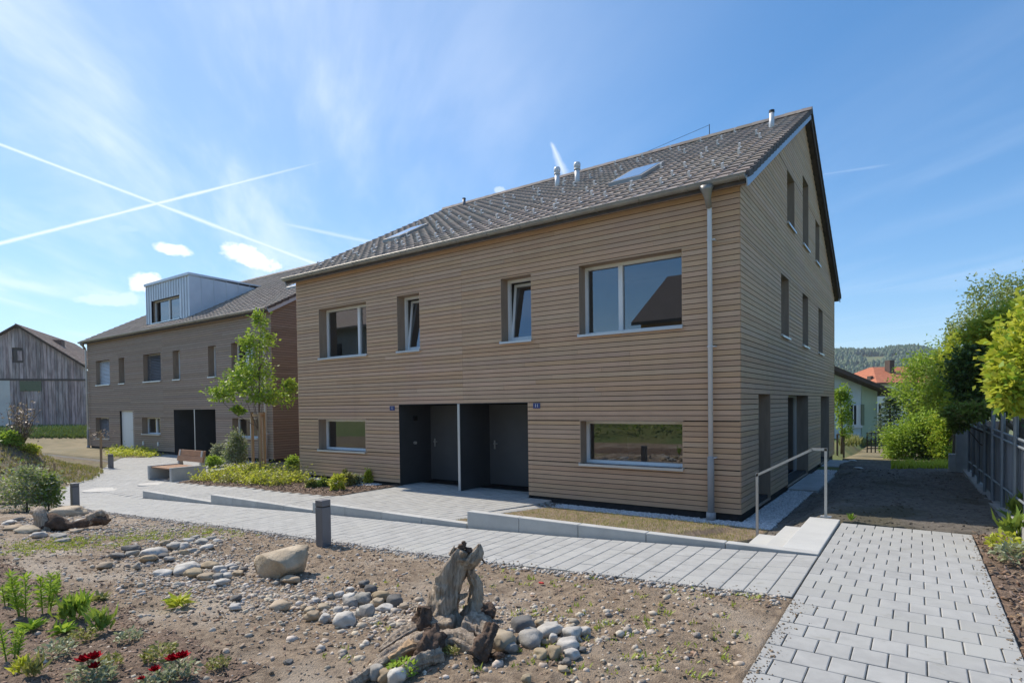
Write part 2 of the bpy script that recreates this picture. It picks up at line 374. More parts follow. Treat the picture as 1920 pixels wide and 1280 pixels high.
gx = lin(-900, -80, 14)+lin(-70, -40, 13)[0:]+lin(-38, 8, 140)+lin(9, 40, 22)+lin(50, 900, 14)
gy = lin(-900, -60, 12)+lin(-50, -16, 24)+lin(-15.5, 34, 150)+lin(36, 90, 20)+lin(100, 900, 14)
kind(sheet('ground', gx, gy, lambda x, y: gz(x, y)-.10, 'field'), 'structure')

# ---------------------------------------------------------------- paving
def paver_mb():
    b = MB(); e = .5; t = .492; zt = .0; zb = -.004
    V = [(-e, -e, -.06), (e, -e, -.06), (e, e, -.06), (-e, e, -.06), (-e, -e, zb), (e, -e, zb), (e, e, zb), (-e, e, zb), (-t*.955, -t*.965, zt), (t*.955, -t*.965, zt), (t*.955, t*.965, zt), (-t*.955, t*.965, zt)]
    b.v = V; b.f = [(8, 9, 10, 11)]+[(4+k, 4+(k+1) % 4, 8+(k+1) % 4, 8+k) for k in range(4)]+[(k, (k+1) % 4, 4+(k+1) % 4, 4+k) for k in range(4)]
    return b
PMB = paver_mb(); PME = unitmesh('paver', PMB, 'paver'); PV = np.array(PMB.v)
def paverlist_right():
    out = []; y = -1.62; r = 0; x0, x1 = 1.70, 3.115
    while y > -9.2:
        e = [x0]; x = x0+(.1 if r % 2 else .2)
        while x < x1-.06: e.append(x); x += .2022
        e.append(x1)
        for a, b in zip(e, e[1:]): out.append((a, b, y-.2425, y))
        y -= .2425; r += 1
    return out
def paverlist_left(x_end):
    out = []; x = 1.69; c = 0
    while x > x_end:
        y = -3.80; e = [y]; yy = y-(.125 if c % 2 else .25)
        while yy > -5.28: e.append(yy); yy -= .25
        e.append(-5.36)
        for a, b in zip(e, e[1:]): out.append((x-.2, x, b, a))
        x -= .2; c += 1
    return out
def place_paver(a, parent):
    x0, x1, y0, y1 = a; xc, yc = (x0+x1)/2, (y0+y1)/2; z = gz(xc, yc)
    o = inst('paver', PME, (xc, yc, z+random.uniform(-.0015, .0015)), parent, (x1-x0-.008, y1-y0-.008, 1))
    o.rotation_euler = (random.uniform(-.004, .004), -math.atan((gz(x1, yc)-gz(x0, yc))/(x1-x0))+random.uniform(-.004, .004), random.uniform(-.006, .006))
def stuff_pavers(name, lst, parent, g=.008):
    Vs = []; Fs = []; F0 = PMB.f; fq = np.array(F0)
    for i, (x0, x1, y0, y1) in enumerate(lst):
        xc, yc = (x0+x1)/2, (y0+y1)/2; v = PV*np.array([x1-x0-g, y1-y0-g, 1])
        sx = (gz(x1, yc)-gz(x0, yc))/(x1-x0); sy = (gz(xc, y1)-gz(xc, y0))/(y1-y0)
        v[:, 2] += v[:, 0]*sx+v[:, 1]*sy+gz(xc, yc)+random.uniform(-.002, .002); v[:, 0] += xc; v[:, 1] += yc
        Vs.append(v); Fs.append(fq+12*i)
    return kind(npmesh(name, np.concatenate(Vs), np.concatenate(Fs), 'paver_s', parent), 'stuff')
gpath = kind(sheet('garden_path', lin(1.708, 3.105, 4), lin(-9.3, -1.62, 12), lambda x, y: gz(x, y)-.012, 'joint'), 'structure')
for a in paverlist_right(): place_paver(a, gpath)
hpath = kind(sheet('house_path', lin(-16, 1.69, 60), lin(-5.36, -3.78, 6), lambda x, y: gz(x, y)-.012, 'joint'), 'structure')
pl = paverlist_left(-15.9); pl.sort(key=lambda a: -a[1]); npv = 300
for a in pl[:npv]: place_paver(a, hpath)
stuff_pavers('paving', pl[npv:], hpath)
def bed_edge(x): return -2.0 if x < -8.4 else itp(x, [-8.4, -8.0], [-2.0, -.2]) if x < -8.0 else -.2
def grid_pavers(x0, x1, y0, y1, keep, s=.2, l=.25):
    out = []; x = x0; c = 0
    while x < x1-.05:
        y = y0-(l/2 if c % 2 else 0)
        while y < y1-.03:
            a, b = max(y, y0), min(y+l, y1)
            if b-a > .05 and keep(x+s/2, (a+b)/2): out.append((x, min(x+s, x1), a, b))
            y += l
        x += s; c += 1
    return out
terr = kind(sheet('terrace', lin(-14.3, -3.65, 44), lin(-3.62, 1.25, 22), lambda x, y: gz(x, min(y, -.02))-.014, 'joint'), 'structure')
in_terr = lambda x, y: (y < -2.02 or (x > -8.42+(y+2)*.0 and y < 0) or (-8.5 < x < -4.55 and y < 1.2)) and not (x > -4.0 and y > -.5)
def flat_terr(x0, x1, y0, y1, keep): return grid_pavers(x0, x1, y0, y1, keep)
_gz = gz
stuff_pavers('paving', flat_terr(-14.3, -3.65, -3.62, -.02, in_terr), terr)
stuff_pavers('paving', [a for a in grid_pavers(-8.5, -4.55, -.02, 1.2, lambda x, y: True)], terr)
plaza = kind(sheet('plaza', lin(-37, -14.32, 70), lin(-6.5, 2.45, 30), lambda x, y: gz(x, y)-.014, 'joint'), 'structure')
def in_plaza(x, y):
    if mound(x, y) > .10: return False
    if x < -25 and y < -.6+(-25-x)*.16: return False
    if y < -5.36 and x > -16: return False
    if x > -16.2 and -2.0 < y: return False
    if y < -5.6+(-16-x)*.55: return False
    if x < -26.5 and y > 1.2: return False
    return True
stuff_pavers('paving', grid_pavers(-36.5, -14.3, -5.36, 2.44, in_plaza), plaza)

# kerb: level runs of stones that step with the sloping path
kerb = kind(bpy.data.objects.new('kerb', None), 'structure'); kerb.location = (-6, -3.7, 0); C.objects.link(kerb)
def kerb_run(x0, x1, zt, n):
    L = (x1-x0)/n
    for i in range(n):
        a, b = x0+i*L+.004, x0+(i+1)*L-.004
        MB().box(a, b, -3.755, -3.625, zk(a)-.3, zt+random.uniform(-.002, .002)).build('kerb_stone', 'concrete', kerb, bevel=.008)
kerb_run(-14.36, -10.88, -.155, 3); kerb_run(-10.87, -7.08, .015, 4); kerb_run(-7.07, -3.2, .16, 4); kerb_run(-3.19, 1.69, .355, 5)

# steps down to the side of the house
st = kind(bpy.data.objects.new('stairs', None), 'structure'); st.location = (1.2, -2.6, 0); C.objects.link(st)
for x0, x1, z in ((1.30, 1.685, .352), (.98, 1.30, .19), (.62, .98, .03)):
    MB().box(x0+.002, x1-.002, -3.615, -1.55, z-.2, z).build('step', 'step', st, bevel=.01)

# ---------------------------------------------------------------- garden soil, lawn, gravel
def zsoil(x, y): return gz(x, y)+.024*fbm(x, y, 3.2, 3)+.016*fbm(x, y, 11, 2)-.014
gar = kind(sheet('garden_soil', lin(-16, -9.05, 60)+lin(-9, 1.703, 250), lin(-13.5, -10.6, 20)+lin(-10.5, -5.375, 130), zsoil, 'soil'), 'structure')
kind(sheet('bed_soil', lin(3.112, 9, 90), lin(-9.3, -1.3, 90), lambda x, y: zsoil(x, y)-.01, 'mulch'), 'structure')
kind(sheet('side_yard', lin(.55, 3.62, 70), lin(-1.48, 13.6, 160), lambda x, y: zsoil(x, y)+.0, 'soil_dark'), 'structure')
kind(sheet('dry_lawn', lin(.3, 3.8, 12), lin(13.65, 31, 24), lambda x, y: gz(x, y)+.0, 'dry_grass'), 'structure')
kind(sheet('lawn', lin(-3.62, .60, 60), lin(-3.615, -.56, 50), lambda x, y: gz(x, y)+.008*fbm(x, y, 5, 2), 'lawn'), 'structure')
kind(sheet('gravel_strip', lin(-4.3, .6, 40), lin(-.55, .06, 6), lambda x, y: -.145+.0*x, 'gravel_bed'), 'structure')
kind(sheet('gravel_border', lin(-.02, .54, 6), lin(.07, 13.6, 60), lambda x, y: -.145 if y < 8 else -.145-.02*(y-8), 'gravel_bed'), 'structure')
kind(sheet('planting_bed', lin(-16.15, -8.42, 70), lin(-1.99, -.02, 30), lambda x, y: gz(x, y)+.02+.02*fbm(x, y, 4, 2), 'mulch'), 'structure')
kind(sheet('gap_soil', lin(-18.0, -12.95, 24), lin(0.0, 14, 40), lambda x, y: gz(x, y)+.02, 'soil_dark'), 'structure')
kind(sheet('mound_soil', lin(-46, -16.2, 120), lin(-13, -.3, 60), lambda x, y: gz(x, y)-.05 if in_plaza(x, y) and y > -5.36 else gz(x, y)+.03+.04*fbm(x, y, 2, 2), 'mound'), 'structure')
kind(sheet('far_lawn', lin(-44, -26.5, 40), lin(.2, 12, 24), lambda x, y: gz(x, y)+(.02 if not in_plaza(x, y) else -.06) if x > -37 or y < 2.4 else gz(x, y)+.02, 'dry_grass'), 'structure')

ICO = bmesh.new(); bmesh.ops.create_icosphere(ICO, subdivisions=1, radius=1); ICO_V = np.array([v.co[:] for v in ICO.verts]); ICO_F = np.array([[v.index for v in f.verts] for f in ICO.faces]); ICO.free()
def rotmats(n):
    q = rng.normal(size=(n, 4)); q /= np.linalg.norm(q, axis=1)[:, None]; w, x, y, z = q.T
    return np.stack([1-2*(y*y+z*z), 2*(x*y-z*w), 2*(x*z+y*w), 2*(x*y+z*w), 1-2*(x*x+z*z), 2*(y*z-x*w), 2*(x*z-y*w), 2*(y*z+x*w), 1-2*(x*x+y*y)], 1).reshape(n, 3, 3)
def pebbles(name, pts, sizes, mat, parent=None, flat=.65):
    n = len(pts); pts = np.asarray(pts); sizes = np.asarray(sizes)
    sc = np.stack([sizes*rng.uniform(.8, 1.3, n), sizes*rng.uniform(.7, 1.1, n), sizes*rng.uniform(.5, .9, n)*flat/.65], 1)
    jit = 1+rng.uniform(-.16, .16, (n, len(ICO_V), 1)); v = ICO_V[None]*jit*sc[:, None, :]
    yaw = rng.uniform(0, 6.28, n); tl = rng.normal(0, .25, n); cy, sy_ = np.cos(yaw), np.sin(yaw); ct, stt = np.cos(tl), np.sin(tl)
    Rm = np.zeros((n, 3, 3)); Rm[:, 0, 0] = cy; Rm[:, 0, 1] = -sy_*ct; Rm[:, 0, 2] = sy_*stt; Rm[:, 1, 0] = sy_; Rm[:, 1, 1] = cy*ct; Rm[:, 1, 2] = -cy*stt; Rm[:, 2, 1] = stt; Rm[:, 2, 2] = ct
    v = np.einsum('nij,nkj->nki', Rm, v)+pts[:, None, :]
    f = ICO_F[None]+(np.arange(n)*len(ICO_V))[:, None, None]
    return kind(npmesh(name, v.reshape(-1, 3), f.reshape(-1, 3), mat, parent, True), 'stuff')
def scatter(n, x0, x1, y0, y1, zf, ok=None):
    out = []
    while len(out) < n:
        x, y = random.uniform(x0, x1), random.uniform(y0, y1)
        if ok is None or ok(x, y): out.append((x, y, zf(x, y)))
    return out
def stuff_label(o, label, cat): o['label'] = label; o['category'] = cat; return o
p = scatter(5200, -4.2, .55, -.53, -.01, lambda x, y: -.14+random.uniform(0, .012), lambda x, y: random.random() < .35+.65*sm((x+3.9)/.6))
stuff_label(pebbles('white_gravel', p, rng.uniform(.012, .024, len(p)), 'gravel_white'), 'white gravel strip along the front foot of the large timber house', 'gravel')
p = scatter(6500, .02, .56, -.5, 9.5, lambda x, y: -.14+random.uniform(0, .012), lambda x, y: random.random() < 1/(1+max(0, y)*.16))
stuff_label(pebbles('white_gravel', p, rng.uniform(.013, .026, len(p)), 'gravel_white'), 'white gravel border along the gable side of the large timber house', 'gravel')
p = scatter(1500, -12.6, -9.2, -.9, -.02, lambda x, y: gz(x, y)+.03, lambda x, y: y > -.35-.45*sm((x+12.6)/1.5)*sm((-9.0-x)/1.5))
stuff_label(pebbles('white_gravel', p, rng.uniform(.015, .03, len(p)), 'gravel_white'), 'white gravel strip below the left front window of the large timber house', 'gravel')

# stone runs: density of the loose gravel in the garden
RUNS = [(-1.15, -7.35, 1.1, .45, .9), (-2.5, -7.4, .9, .45, 1.0), (-3.6, -7.6, 1.0, .55, .8), (-5.2, -7.0, 1.3, .5, .9), (-6.4, -6.5, 1.1, .4, .9), (-8.2, -6.3, 1.4, .7, .7), (.05, -6.85, .9, .4, .6), (-.8, -6.9, .7, .35, .4), (-11.5, -6.6, 1.8, .6, .8)]
def dens(x, y): return max(a*math.exp(-((x-cx)/rx)**2-((y-cy)/ry)**2) for cx, cy, rx, ry, a in RUNS)
p = scatter(13000, -12, 1.65, -9.3, -5.4, lambda x, y: zsoil(x, y)+.002, lambda x, y: random.random() < dens(x, y)+.06)
sz = np.clip(rng.lognormal(math.log(.012), .55, len(p)), .006, .042)
stuff_label(pebbles('loose_gravel', p, sz, 'gravel_tan'), 'loose tan and grey gravel scattered over the garden soil', 'gravel')
p = scatter(2600, -14, 1.66, -5.62, -5.36, lambda x, y: zsoil(x, y)+.006, lambda x, y: random.random() < math.exp(-((y+5.37)/.13)**2))
stuff_label(pebbles('edge_gravel', p, rng.uniform(.008, .022, len(p)), 'gravel'), 'row of pale gravel along the lower edge of the sloping path', 'gravel')
def mval(x, y): return min(-8.52-y, (-1.12-x)*.8)+.16*fbm(x, y, 2.2, 3)
def in_mulch(x, y): return random.random() < sm((mval(x, y)+.12)/.3)
def mulch_patch():
    V = {}; F = []; L = []; st_ = .045
    def vid(i, j):
        if (i, j) not in V:
            x, y = -8+i*st_, -10.4+j*st_; V[(i, j)] = len(L); L.append((x, y, zsoil(x, y)+.006+.012*fbm(x, y, 16, 2)+.006*sm(mval(x, y)/.2)))
        return V[(i, j)]
    for i in range(156):
        for j in range(46):
            if mval(-8+(i+.5)*st_, -10.4+(j+.5)*st_) > 0: F.append((vid(i, j), vid(i+1, j), vid(i+1, j+1), vid(i, j+1)))
    return kind(npmesh('mulch_bed', L, F, 'mulch', None, True), 'structure')
mulch_patch()
def chips(name, pts, smin, smax, mat):
    n = len(pts); pts = np.asarray(pts); u = np.array([[-1, -1, -1], [1, -1, -1], [1, 1, -1], [-1, 1, -1], [-1, -1, 1], [1, -1, 1], [1, 1, 1], [-1, 1, 1]], float)
    s = rng.uniform(smin, smax, n); sc = np.stack([s, s*rng.uniform(.25, .5, n), s*rng.uniform(.07, .16, n)], 1)
    v = u[None]*sc[:, None, :]; yaw = rng.uniform(0, 6.28, n); tl = rng.normal(0, .45, n); cy, sy_ = np.cos(yaw), np.sin(yaw); ct, stt = np.cos(tl), np.sin(tl)
    Rm = np.zeros((n, 3, 3)); Rm[:, 0, 0] = cy*ct; Rm[:, 0, 1] = -sy_; Rm[:, 0, 2] = cy*stt; Rm[:, 1, 0] = sy_*ct; Rm[:, 1, 1] = cy; Rm[:, 1, 2] = sy_*stt; Rm[:, 2, 0] = -stt; Rm[:, 2, 2] = ct
    v = np.einsum('nij,nkj->nki', Rm, v)+pts[:, None, :]
    q = np.array([[3, 2, 1, 0], [4, 5, 6, 7], [0, 1, 5, 4], [1, 2, 6, 5], [2, 3, 7, 6], [3, 0, 4, 7]])
    return kind(npmesh(name, v.reshape(-1, 3), (q[None]+(np.arange(n)*8)[:, None, None]).reshape(-1, 4), mat), 'stuff')
p = scatter(9500, -7.5, -.8, -10.0, -8.2, lambda x, y: zsoil(x, y)+.008, lambda x, y: in_mulch(x, y))
stuff_label(chips('bark_mulch', p, .007, .022, 'chip'), 'reddish bark mulch around the plants in the near left corner', 'mulch')
p = scatter(2600, 3.14, 4.6, -6.5, -1.3, lambda x, y: zsoil(x, y)+.006)
stuff_label(chips('bark_mulch', p, .012, .035, 'chip'), 'bark mulch in the bed right of the paved path', 'mulch')
p = scatter(2500, -16, -8.5, -1.97, -.3, lambda x, y: gz(x, y)+.035)
stuff_label(chips('bark_mulch', p, .015, .04, 'chip'), 'bark mulch in the planted bed between the two timber houses', 'mulch')
p = scatter(9000, -9, 1.62, -9.3, -5.42, lambda x, y: zsoil(x, y)+.0)
stuff_label(pebbles('soil_crumbs', p, np.clip(rng.lognormal(math.log(.007), .5, len(p)), .003, .024), 'soil'), 'fine crumbs of earth over the bare garden soil', 'soil')
p = scatter(1500, -8, 1.6, -9.2, -5.5, lambda x, y: zsoil(x, y)+.006)
stuff_label(chips('soil_twigs', p, .01, .03, 'chip'), 'bits of twig and bark strewn over the bare garden soil', 'twigs')
p = scatter(420, 1.705, 2.2, -9, -5.4, lambda x, y: gz(x, y)+.002, lambda x, y: random.random() < math.exp(-((x-1.7)/.10)**2))+scatter(260, 2.9, 3.11, -7, -1.7, lambda x, y: gz(x, y)+.002, lambda x, y: random.random() < math.exp(-((x-3.11)/.05)**2))+scatter(420, -10, 1.66, -5.36, -4.9, lambda x, y: gz(x, y)+.002, lambda x, y: random.random() < math.exp(-((y+5.36)/.12)**2))
stuff_label(pebbles('path_crumbs', p, np.clip(rng.lognormal(math.log(.005), .5, len(p)), .002, .013), 'soil'), 'crumbs of soil spilled on the path edges', 'soil')
p = scatter(1500, .6, 3.5, -1.4, 9, lambda x, y: zsoil(x, y)+.0)
stuff_label(pebbles('soil_clods', p, rng.uniform(.008, .026, len(p)), 'soil_dark'), 'dark clods lying on the shaded soil beside the gable', 'soil')
# ---------------------------------------------------------------- the timber houses
BP = .098; SLOPE = (9.86-5.80)/7.41; SA = math.atan(SLOPE)
UB = unitmesh('board', MB().box(-.5, .5, -.5, .5, -.5, .5), 'wood')
def recalc(o):
    bm = bmesh.new(); bm.from_mesh(o.data); bmesh.ops.recalc_face_normals(bm, faces=bm.faces); bm.to_mesh(o.data); bm.free(); return o
def tile_unit(w, L):
    b = MB(); us = [(0, 0), (.05, .020), (.15, .020), (.21, .004), (.6, .010), (.97, .002)]
    for u, h in us: b.v += [(u*w, 0, .004), (u*w, 0, .034+h), (u*w, L, .008+h)]
    for k in range(len(us)-1):
        i = 3*k; b.f += [(i, i+3, i+4, i+1), (i+1, i+4, i+5, i+2)]
    return b
TW, TL = .30, 8.29/25
TMB = tile_unit(TW, TL+.05); TME = unitmesh('roof_tile', TMB, 'tile_o'); TV = np.array(TMB.v); TF = np.array(TMB.f)
GUARD = unitmesh('snow_guard', MB().box(-.014, .014, -.09, .0, .0, .012).box(-.014, .014, -.10, -.086, .0, .085).box(-.012, .012, -.094, -.03, .07, .085), 'galv')
def holes_at(holes, za, zb):
    cut = sorted({za, zb} | {h[k] for h in holes for k in (2, 3) if za+.006 < h[k] < zb-.006}); return list(zip(cut, cut[1:]))
def spans(lo, hi, holes, za, zb, joints=()):
    zm = (za+zb)/2; sp = [(lo, hi)]
    for h in holes:
        if h[2] < zm < h[3]:
            ns = []
            for a, b in sp:
                if h[1] <= a or h[0] >= b: ns.append((a, b)); continue
                if h[0] > a: ns.append((a, h[0]))
                if h[1] < b: ns.append((h[1], b))
            sp = ns
    out = []
    for a, b in sp:
        cs = [a]+[j for j in joints if a+.05 < j < b-.05]+[b]
        if joints:
            for p0, p1 in list(zip(cs, cs[1:])):
                if p1-p0 > 4.6: cs.append(random.uniform(p0+1.2, p1-1.2))
            cs.sort()
        out += list(zip(cs, cs[1:]))
    return out
class Facade:                                            # a: along the wall, dep: inwards, z: up
    def __init__(s, kind_, const): s.k = kind_; s.c = const
    def P(s, a, dep, z):
        if s.k == 'front': return (a, s.c+dep, z)
        if s.k == 'right': return (s.c-dep, a, z)
        if s.k == 'left': return (s.c+dep, a, z)
        if s.k == 'back': return (a, s.c-dep, z)
    def box(s, mb, a0, a1, d0, d1, z0, z1):
        P = s.P; return mb.hexa([P(a0, d0, z0), P(a1, d0, z0), P(a1, d1, z0), P(a0, d1, z0), P(a0, d0, z1), P(a1, d0, z1), P(a1, d1, z1), P(a0, d1, z1)])
def cladding(root, F, lims, ztop, holes, joints=(), objs=None, mat='wood2', wallname='wall', gap=.0135):
    """board rows; pieces collected in objs become single boards, the rest one mesh"""
    back = MB(); pieces = []; k = 0
    while k*BP < ztop-.03:
        z0, z1 = k*BP, (k+1)*BP; lo, hi = lims(z1)
        if hi-lo > .05:
            for za, zb in holes_at(holes, z0, z1):
                top_ = zb-(gap if abs(zb-z1) < 1e-6 else .002)
                for a, b in spans(lo, hi, [(h[0]-.03, h[1]+.03, h[2]-.03, h[3]+.03) for h in holes], za, zb): F.box(back, a, b, .045, .12, za, zb)
                if top_-za > .012:
                    for a, b in spans(lo, hi, holes, za, zb, joints): pieces.append((a+.0015, b-.0015, za, top_))
        k += 1
    recalc(back.build(wallname, 'membrane', root))
    if objs is None:
        m = MB()
        for a, b, za, zb in pieces: F.box(m, a, b, 0, .022, za, zb)
        return kind(recalc(m.build('cladding', mat, root)), 'stuff')
    objs += [(F, q) for q in pieces]
def board_objects(root, objs, limit):
    def score(it):
        F, (a, b, za, zb) = it; c = Vector(F.P((a+b)/2, 0, (za+zb)/2)); d = (c-CAM); n = Vector(F.P(0, -1, 0))-Vector(F.P(0, 0, 0))
        return (b-a)*abs(d.normalized().dot(n))/d.length_squared
    objs.sort(key=score, reverse=True); m = MB()
    for i, (F, (a, b, za, zb)) in enumerate(objs):
        if i < limit:
            c = F.P((a+b)/2, .011+random.uniform(-.0012, .0012), (za+zb)/2); sc = (b-a, .022, zb-za) if F.k == 'front' else (.022, b-a, zb-za)
            inst('board', UB, c, root, sc)
        else: F.box(m, a, b, 0, .022, za, zb)
    if m.f: kind(recalc(m.build('cladding', 'wood2', root)), 'stuff')
def window(root, F, a0, a1, z0, z1, mulls=(), tilt=False, blind=None, dep=.27, sill=True, fw=.055, frame='white', name='window', room=True, outn=None):
    m = MB(); d0, d1 = dep, dep+.07
    F.box(m, a0, a0+fw, d0, d1, z0, z1); F.box(m, a1-fw, a1, d0, d1, z0, z1); F.box(m, a0+fw, a1-fw, d0, d1, z1-fw, z1); F.box(m, a0+fw, a1-fw, d0, d1, z0, z0+fw)
    cuts = [a0+fw]+[a0+(a1-a0)*q for q in mulls]+[a1-fw]
    for q in cuts[1:-1]: F.box(m, q-.045, q+.045, d0-.008, d1, z0+fw, z1-fw)
    w = recalc(m.build(name, frame, root))
    out = Vector(F.P(0, -1, 0))-Vector(F.P(0, 0, 0))
    def pane(pts):
        v = [Vector(q) for q in pts]; n = (v[1]-v[0]).cross(v[2]-v[0])
        if n.dot(out) < 0: v = v[::-1]
        MB().face(*v).build('pane', 'glass', w)
    for i, (l, r) in enumerate(zip(cuts, cuts[1:])):
        l2 = l+(.045 if i > 0 else 0); r2 = r-(.045 if i < len(cuts)-2 else 0)
        if tilt:
            an = R(7); H = z1-z0-2*fw
            T = lambda a, u, d: F.P(a, d0+.03+d*math.cos(an)+u*math.sin(an), z0+fw+u*math.cos(an)-d*math.sin(an))
            s_ = MB(); fs = .06
            for (aa, ab, ua, ub) in ((l2, l2+fs, 0, H), (r2-fs, r2, 0, H), (l2+fs, r2-fs, 0, fs), (l2+fs, r2-fs, H-fs, H)):
                s_.hexa([T(aa, ua, 0), T(ab, ua, 0), T(ab, ua, .05), T(aa, ua, .05), T(aa, ub, 0), T(ab, ub, 0), T(ab, ub, .05), T(aa, ub, .05)])
            recalc(s_.build('sash', frame, w)); pane([T(l2+fs, fs, .025), T(r2-fs, fs, .025), T(r2-fs, H-fs, .025), T(l2+fs, H-fs, .025)])
        else:
            pane([F.P(l2, d0+.045, z0+fw), F.P(r2, d0+.045, z0+fw), F.P(r2, d0+.045, z1-fw), F.P(l2, d0+.045, z1-fw)])
    li = MB(); t = .02
    F.box(li, a0-t, a0, .002, dep+.06, z0, z1); F.box(li, a1, a1+t, .002, dep+.06, z0, z1); F.box(li, a0-t, a1+t, .002, dep+.06, z1, z1+t)
    if not sill: F.box(li, a0-t, a1+t, .002, dep+.06, z0-t, z0)
    recalc(li.build('lining', 'lining', w))
    if sill:
        s_ = MB(); F.box(s_, a0-.025, a1+.025, -.045, dep+.05, z0-.028, z0-.004); F.box(s_, a0-.025, a0-.012, -.045, dep, z0-.004, z0+.02); F.box(s_, a1+.012, a1+.025, -.045, dep, z0-.004, z0+.02)
        F.box(s_, a0-.025, a1+.025, -.052, -.045, z0-.05, z0-.002); recalc(s_.build('sill', 'alu', w))
    if blind:
        b = MB(); n = int((z1-z0-.06)/.075)
        for k in range(n):
            zz = z0+.03+k*.075; F.box(b, a0+.01, a1-.01, dep-.10, dep-.045, zz, zz+.014) if False else b.hexa([F.P(a0+.01, dep-.09, zz), F.P(a1-.01, dep-.09, zz), F.P(a1-.01, dep-.086, zz-.004), F.P(a0+.01, dep-.086, zz-.004), F.P(a0+.01, dep-.045, zz+.062), F.P(a1-.01, dep-.045, zz+.062), F.P(a1-.01, dep-.041, zz+.058), F.P(a0+.01, dep-.041, zz+.058)])
        recalc(b.build('blind', blind, w))
    if room:
        r_ = MB(); A0, A1, Z0, Z1, E0, E1 = a0-.12, a1+.12, z0-.12, z1+.12, dep+.075, dep+2.4; P = F.P
        c = [P(A0, E0, Z0), P(A1, E0, Z0), P(A1, E1, Z0), P(A0, E1, Z0), P(A0, E0, Z1), P(A1, E0, Z1), P(A1, E1, Z1), P(A0, E1, Z1)]
        r_.face(*[c[i] for i in (0, 1, 2, 3)]).face(*[c[i] for i in (4, 5, 6, 7)]).face(*[c[i] for i in (3, 2, 6, 7)]).face(*[c[i] for i in (0, 3, 7, 4)]).face(*[c[i] for i in (1, 2, 6, 5)])
        r_.build('room', 'room', w)
    return w
def roof(root, x0, x1, y0, Wd, tile_objs=0, hole=None):
    yr = y0+Wd/2; ze = 5.877; yE = y0-.22; zr = ze+SLOPE*(yr-yE); yB = y0+Wd+.22
    s_ = MB(); t = .16
    for ya, yb in ((yE+.02, yr), (yB-.02, yr)):
        za = zr-SLOPE*abs(ya-yr)
        s_.hexa([(x0+.02, ya, za-t), (x1-.02, ya, za-t), (x1-.02, yb, zr-t), (x0+.02, yb, zr-t), (x0+.02, ya, za), (x1-.02, ya, za), (x1-.02, yb, zr), (x0+.02, yb, zr)])
    rf = recalc(s_.build('roof', 'verge', root))
    n = int(round((x1-x0)/TW)); tw = (x1-x0)/n; cells = []
    for r in range(25):
        yy = yE+r*TL*math.cos(SA); zz = ze+r*TL*math.sin(SA)
        for c in range(n):
            cx = x0+c*tw
            if hole and any(h[0] < cx+tw/2 < h[1] and h[2] < yy+.15 < h[3] for h in hole): continue
            cells.append((cx, yy, zz))
    if tile_objs: cells.sort(key=lambda q: (Vector(q)-CAM).length)
    for q in cells[:tile_objs]:
        inst('roof_tile', TME, (q[0], q[1], q[2]+random.uniform(0, .004)), rf, (tw/TW, 1, 1), (SA, 0, 0))
    rest = cells[tile_objs:]; V = TV*np.array([tw/TW, 1, 1]); ca, sa = math.cos(SA), math.sin(SA)
    VR = np.stack([V[:, 0], V[:, 1]*ca-V[:, 2]*sa, V[:, 1]*sa+V[:, 2]*ca], 1)
    VV = np.concatenate([VR+np.array([q[0], q[1], q[2]+random.uniform(0, .004)]) for q in rest]); FF = np.concatenate([TF+len(TV)*i for i in range(len(rest))])
    kind(npmesh('roof_tiles', VV, FF, 'tile', rf), 'stuff')
    cells = [(x0+c*tw, yB-r*TL*ca, ze+r*TL*sa) for r in range(25) for c in range(n)]
    VB = np.stack([V[:, 0], -(V[:, 1]*ca-V[:, 2]*sa), V[:, 1]*sa+V[:, 2]*ca], 1)
    VV = np.concatenate([VB+np.array(q) for q in cells]); FF = np.concatenate([TF+len(TV)*i for i in range(len(cells))])
    kind(npmesh('roof_tiles', VV, FF, 'tile', rf), 'stuff')
    k = 0; x = x0-.02                                   # ridge caps
    while x < x1:
        e = min(x+.42, x1+.02); pts = []
        for xx, s2 in ((x, 1.06), (e+.03, .94)): pts.append([(xx, yr+q*.17*s2, zr+.045+h*s2) for q, h in ((-1, -.075), (-.6, .03), (0, .075), (.6, .03), (1, -.075))])
        m = MB(); [m.face(pts[0][i], pts[0][i+1], pts[1][i+1], pts[1][i]) for i in range(4)]; m.face(*pts[1]); m.face(*pts[0][::-1])
        m.build('ridge_tile', 'tile_o', rf); x = e
    for xs, sg in ((x1, 1), (x0, -1)):                  # verges: metal fascia, overlapping end tiles
        for side in (0, 1):
            sgn = 1 if side == 0 else -1; ys = yE if side == 0 else yB
            f = MB(); a = Vector((xs+sg*.012, ys+sgn*.0, ze-.12)); b = Vector((xs+sg*.012, yr, zr-.12)); f.bar(a, b, .02, .17, (0, 0, 1)); f.build('fascia', 'fascia' if side == 0 else 'verge', rf)
            for r in range(25):
                yy = ys+sgn*r*TL*ca; zz = ze+r*TL*sa; y2 = yy+sgn*(TL+.03)*ca; z2 = zz+(TL+.03)*sa
                X0, X1 = (xs+sg*.0, xs+sg*.055)
                h = MB().hexa([(X0, yy, zz-.06), (X1, yy, zz-.06), (X1, y2, z2-.085), (X0, y2, z2-.085), (X0, yy, zz+.062), (X1, yy, zz+.062), (X1, y2, z2+.03), (X0, y2, z2+.03)])
                recalc(h.build('verge_tile', 'verge', rf))
    g = MB(); gy_, gz_ = y0-.262, 5.868; prof = [(math.cos(a)*.078, math.sin(a)*.078) for a in np.linspace(math.pi, 2*math.pi, 9)]
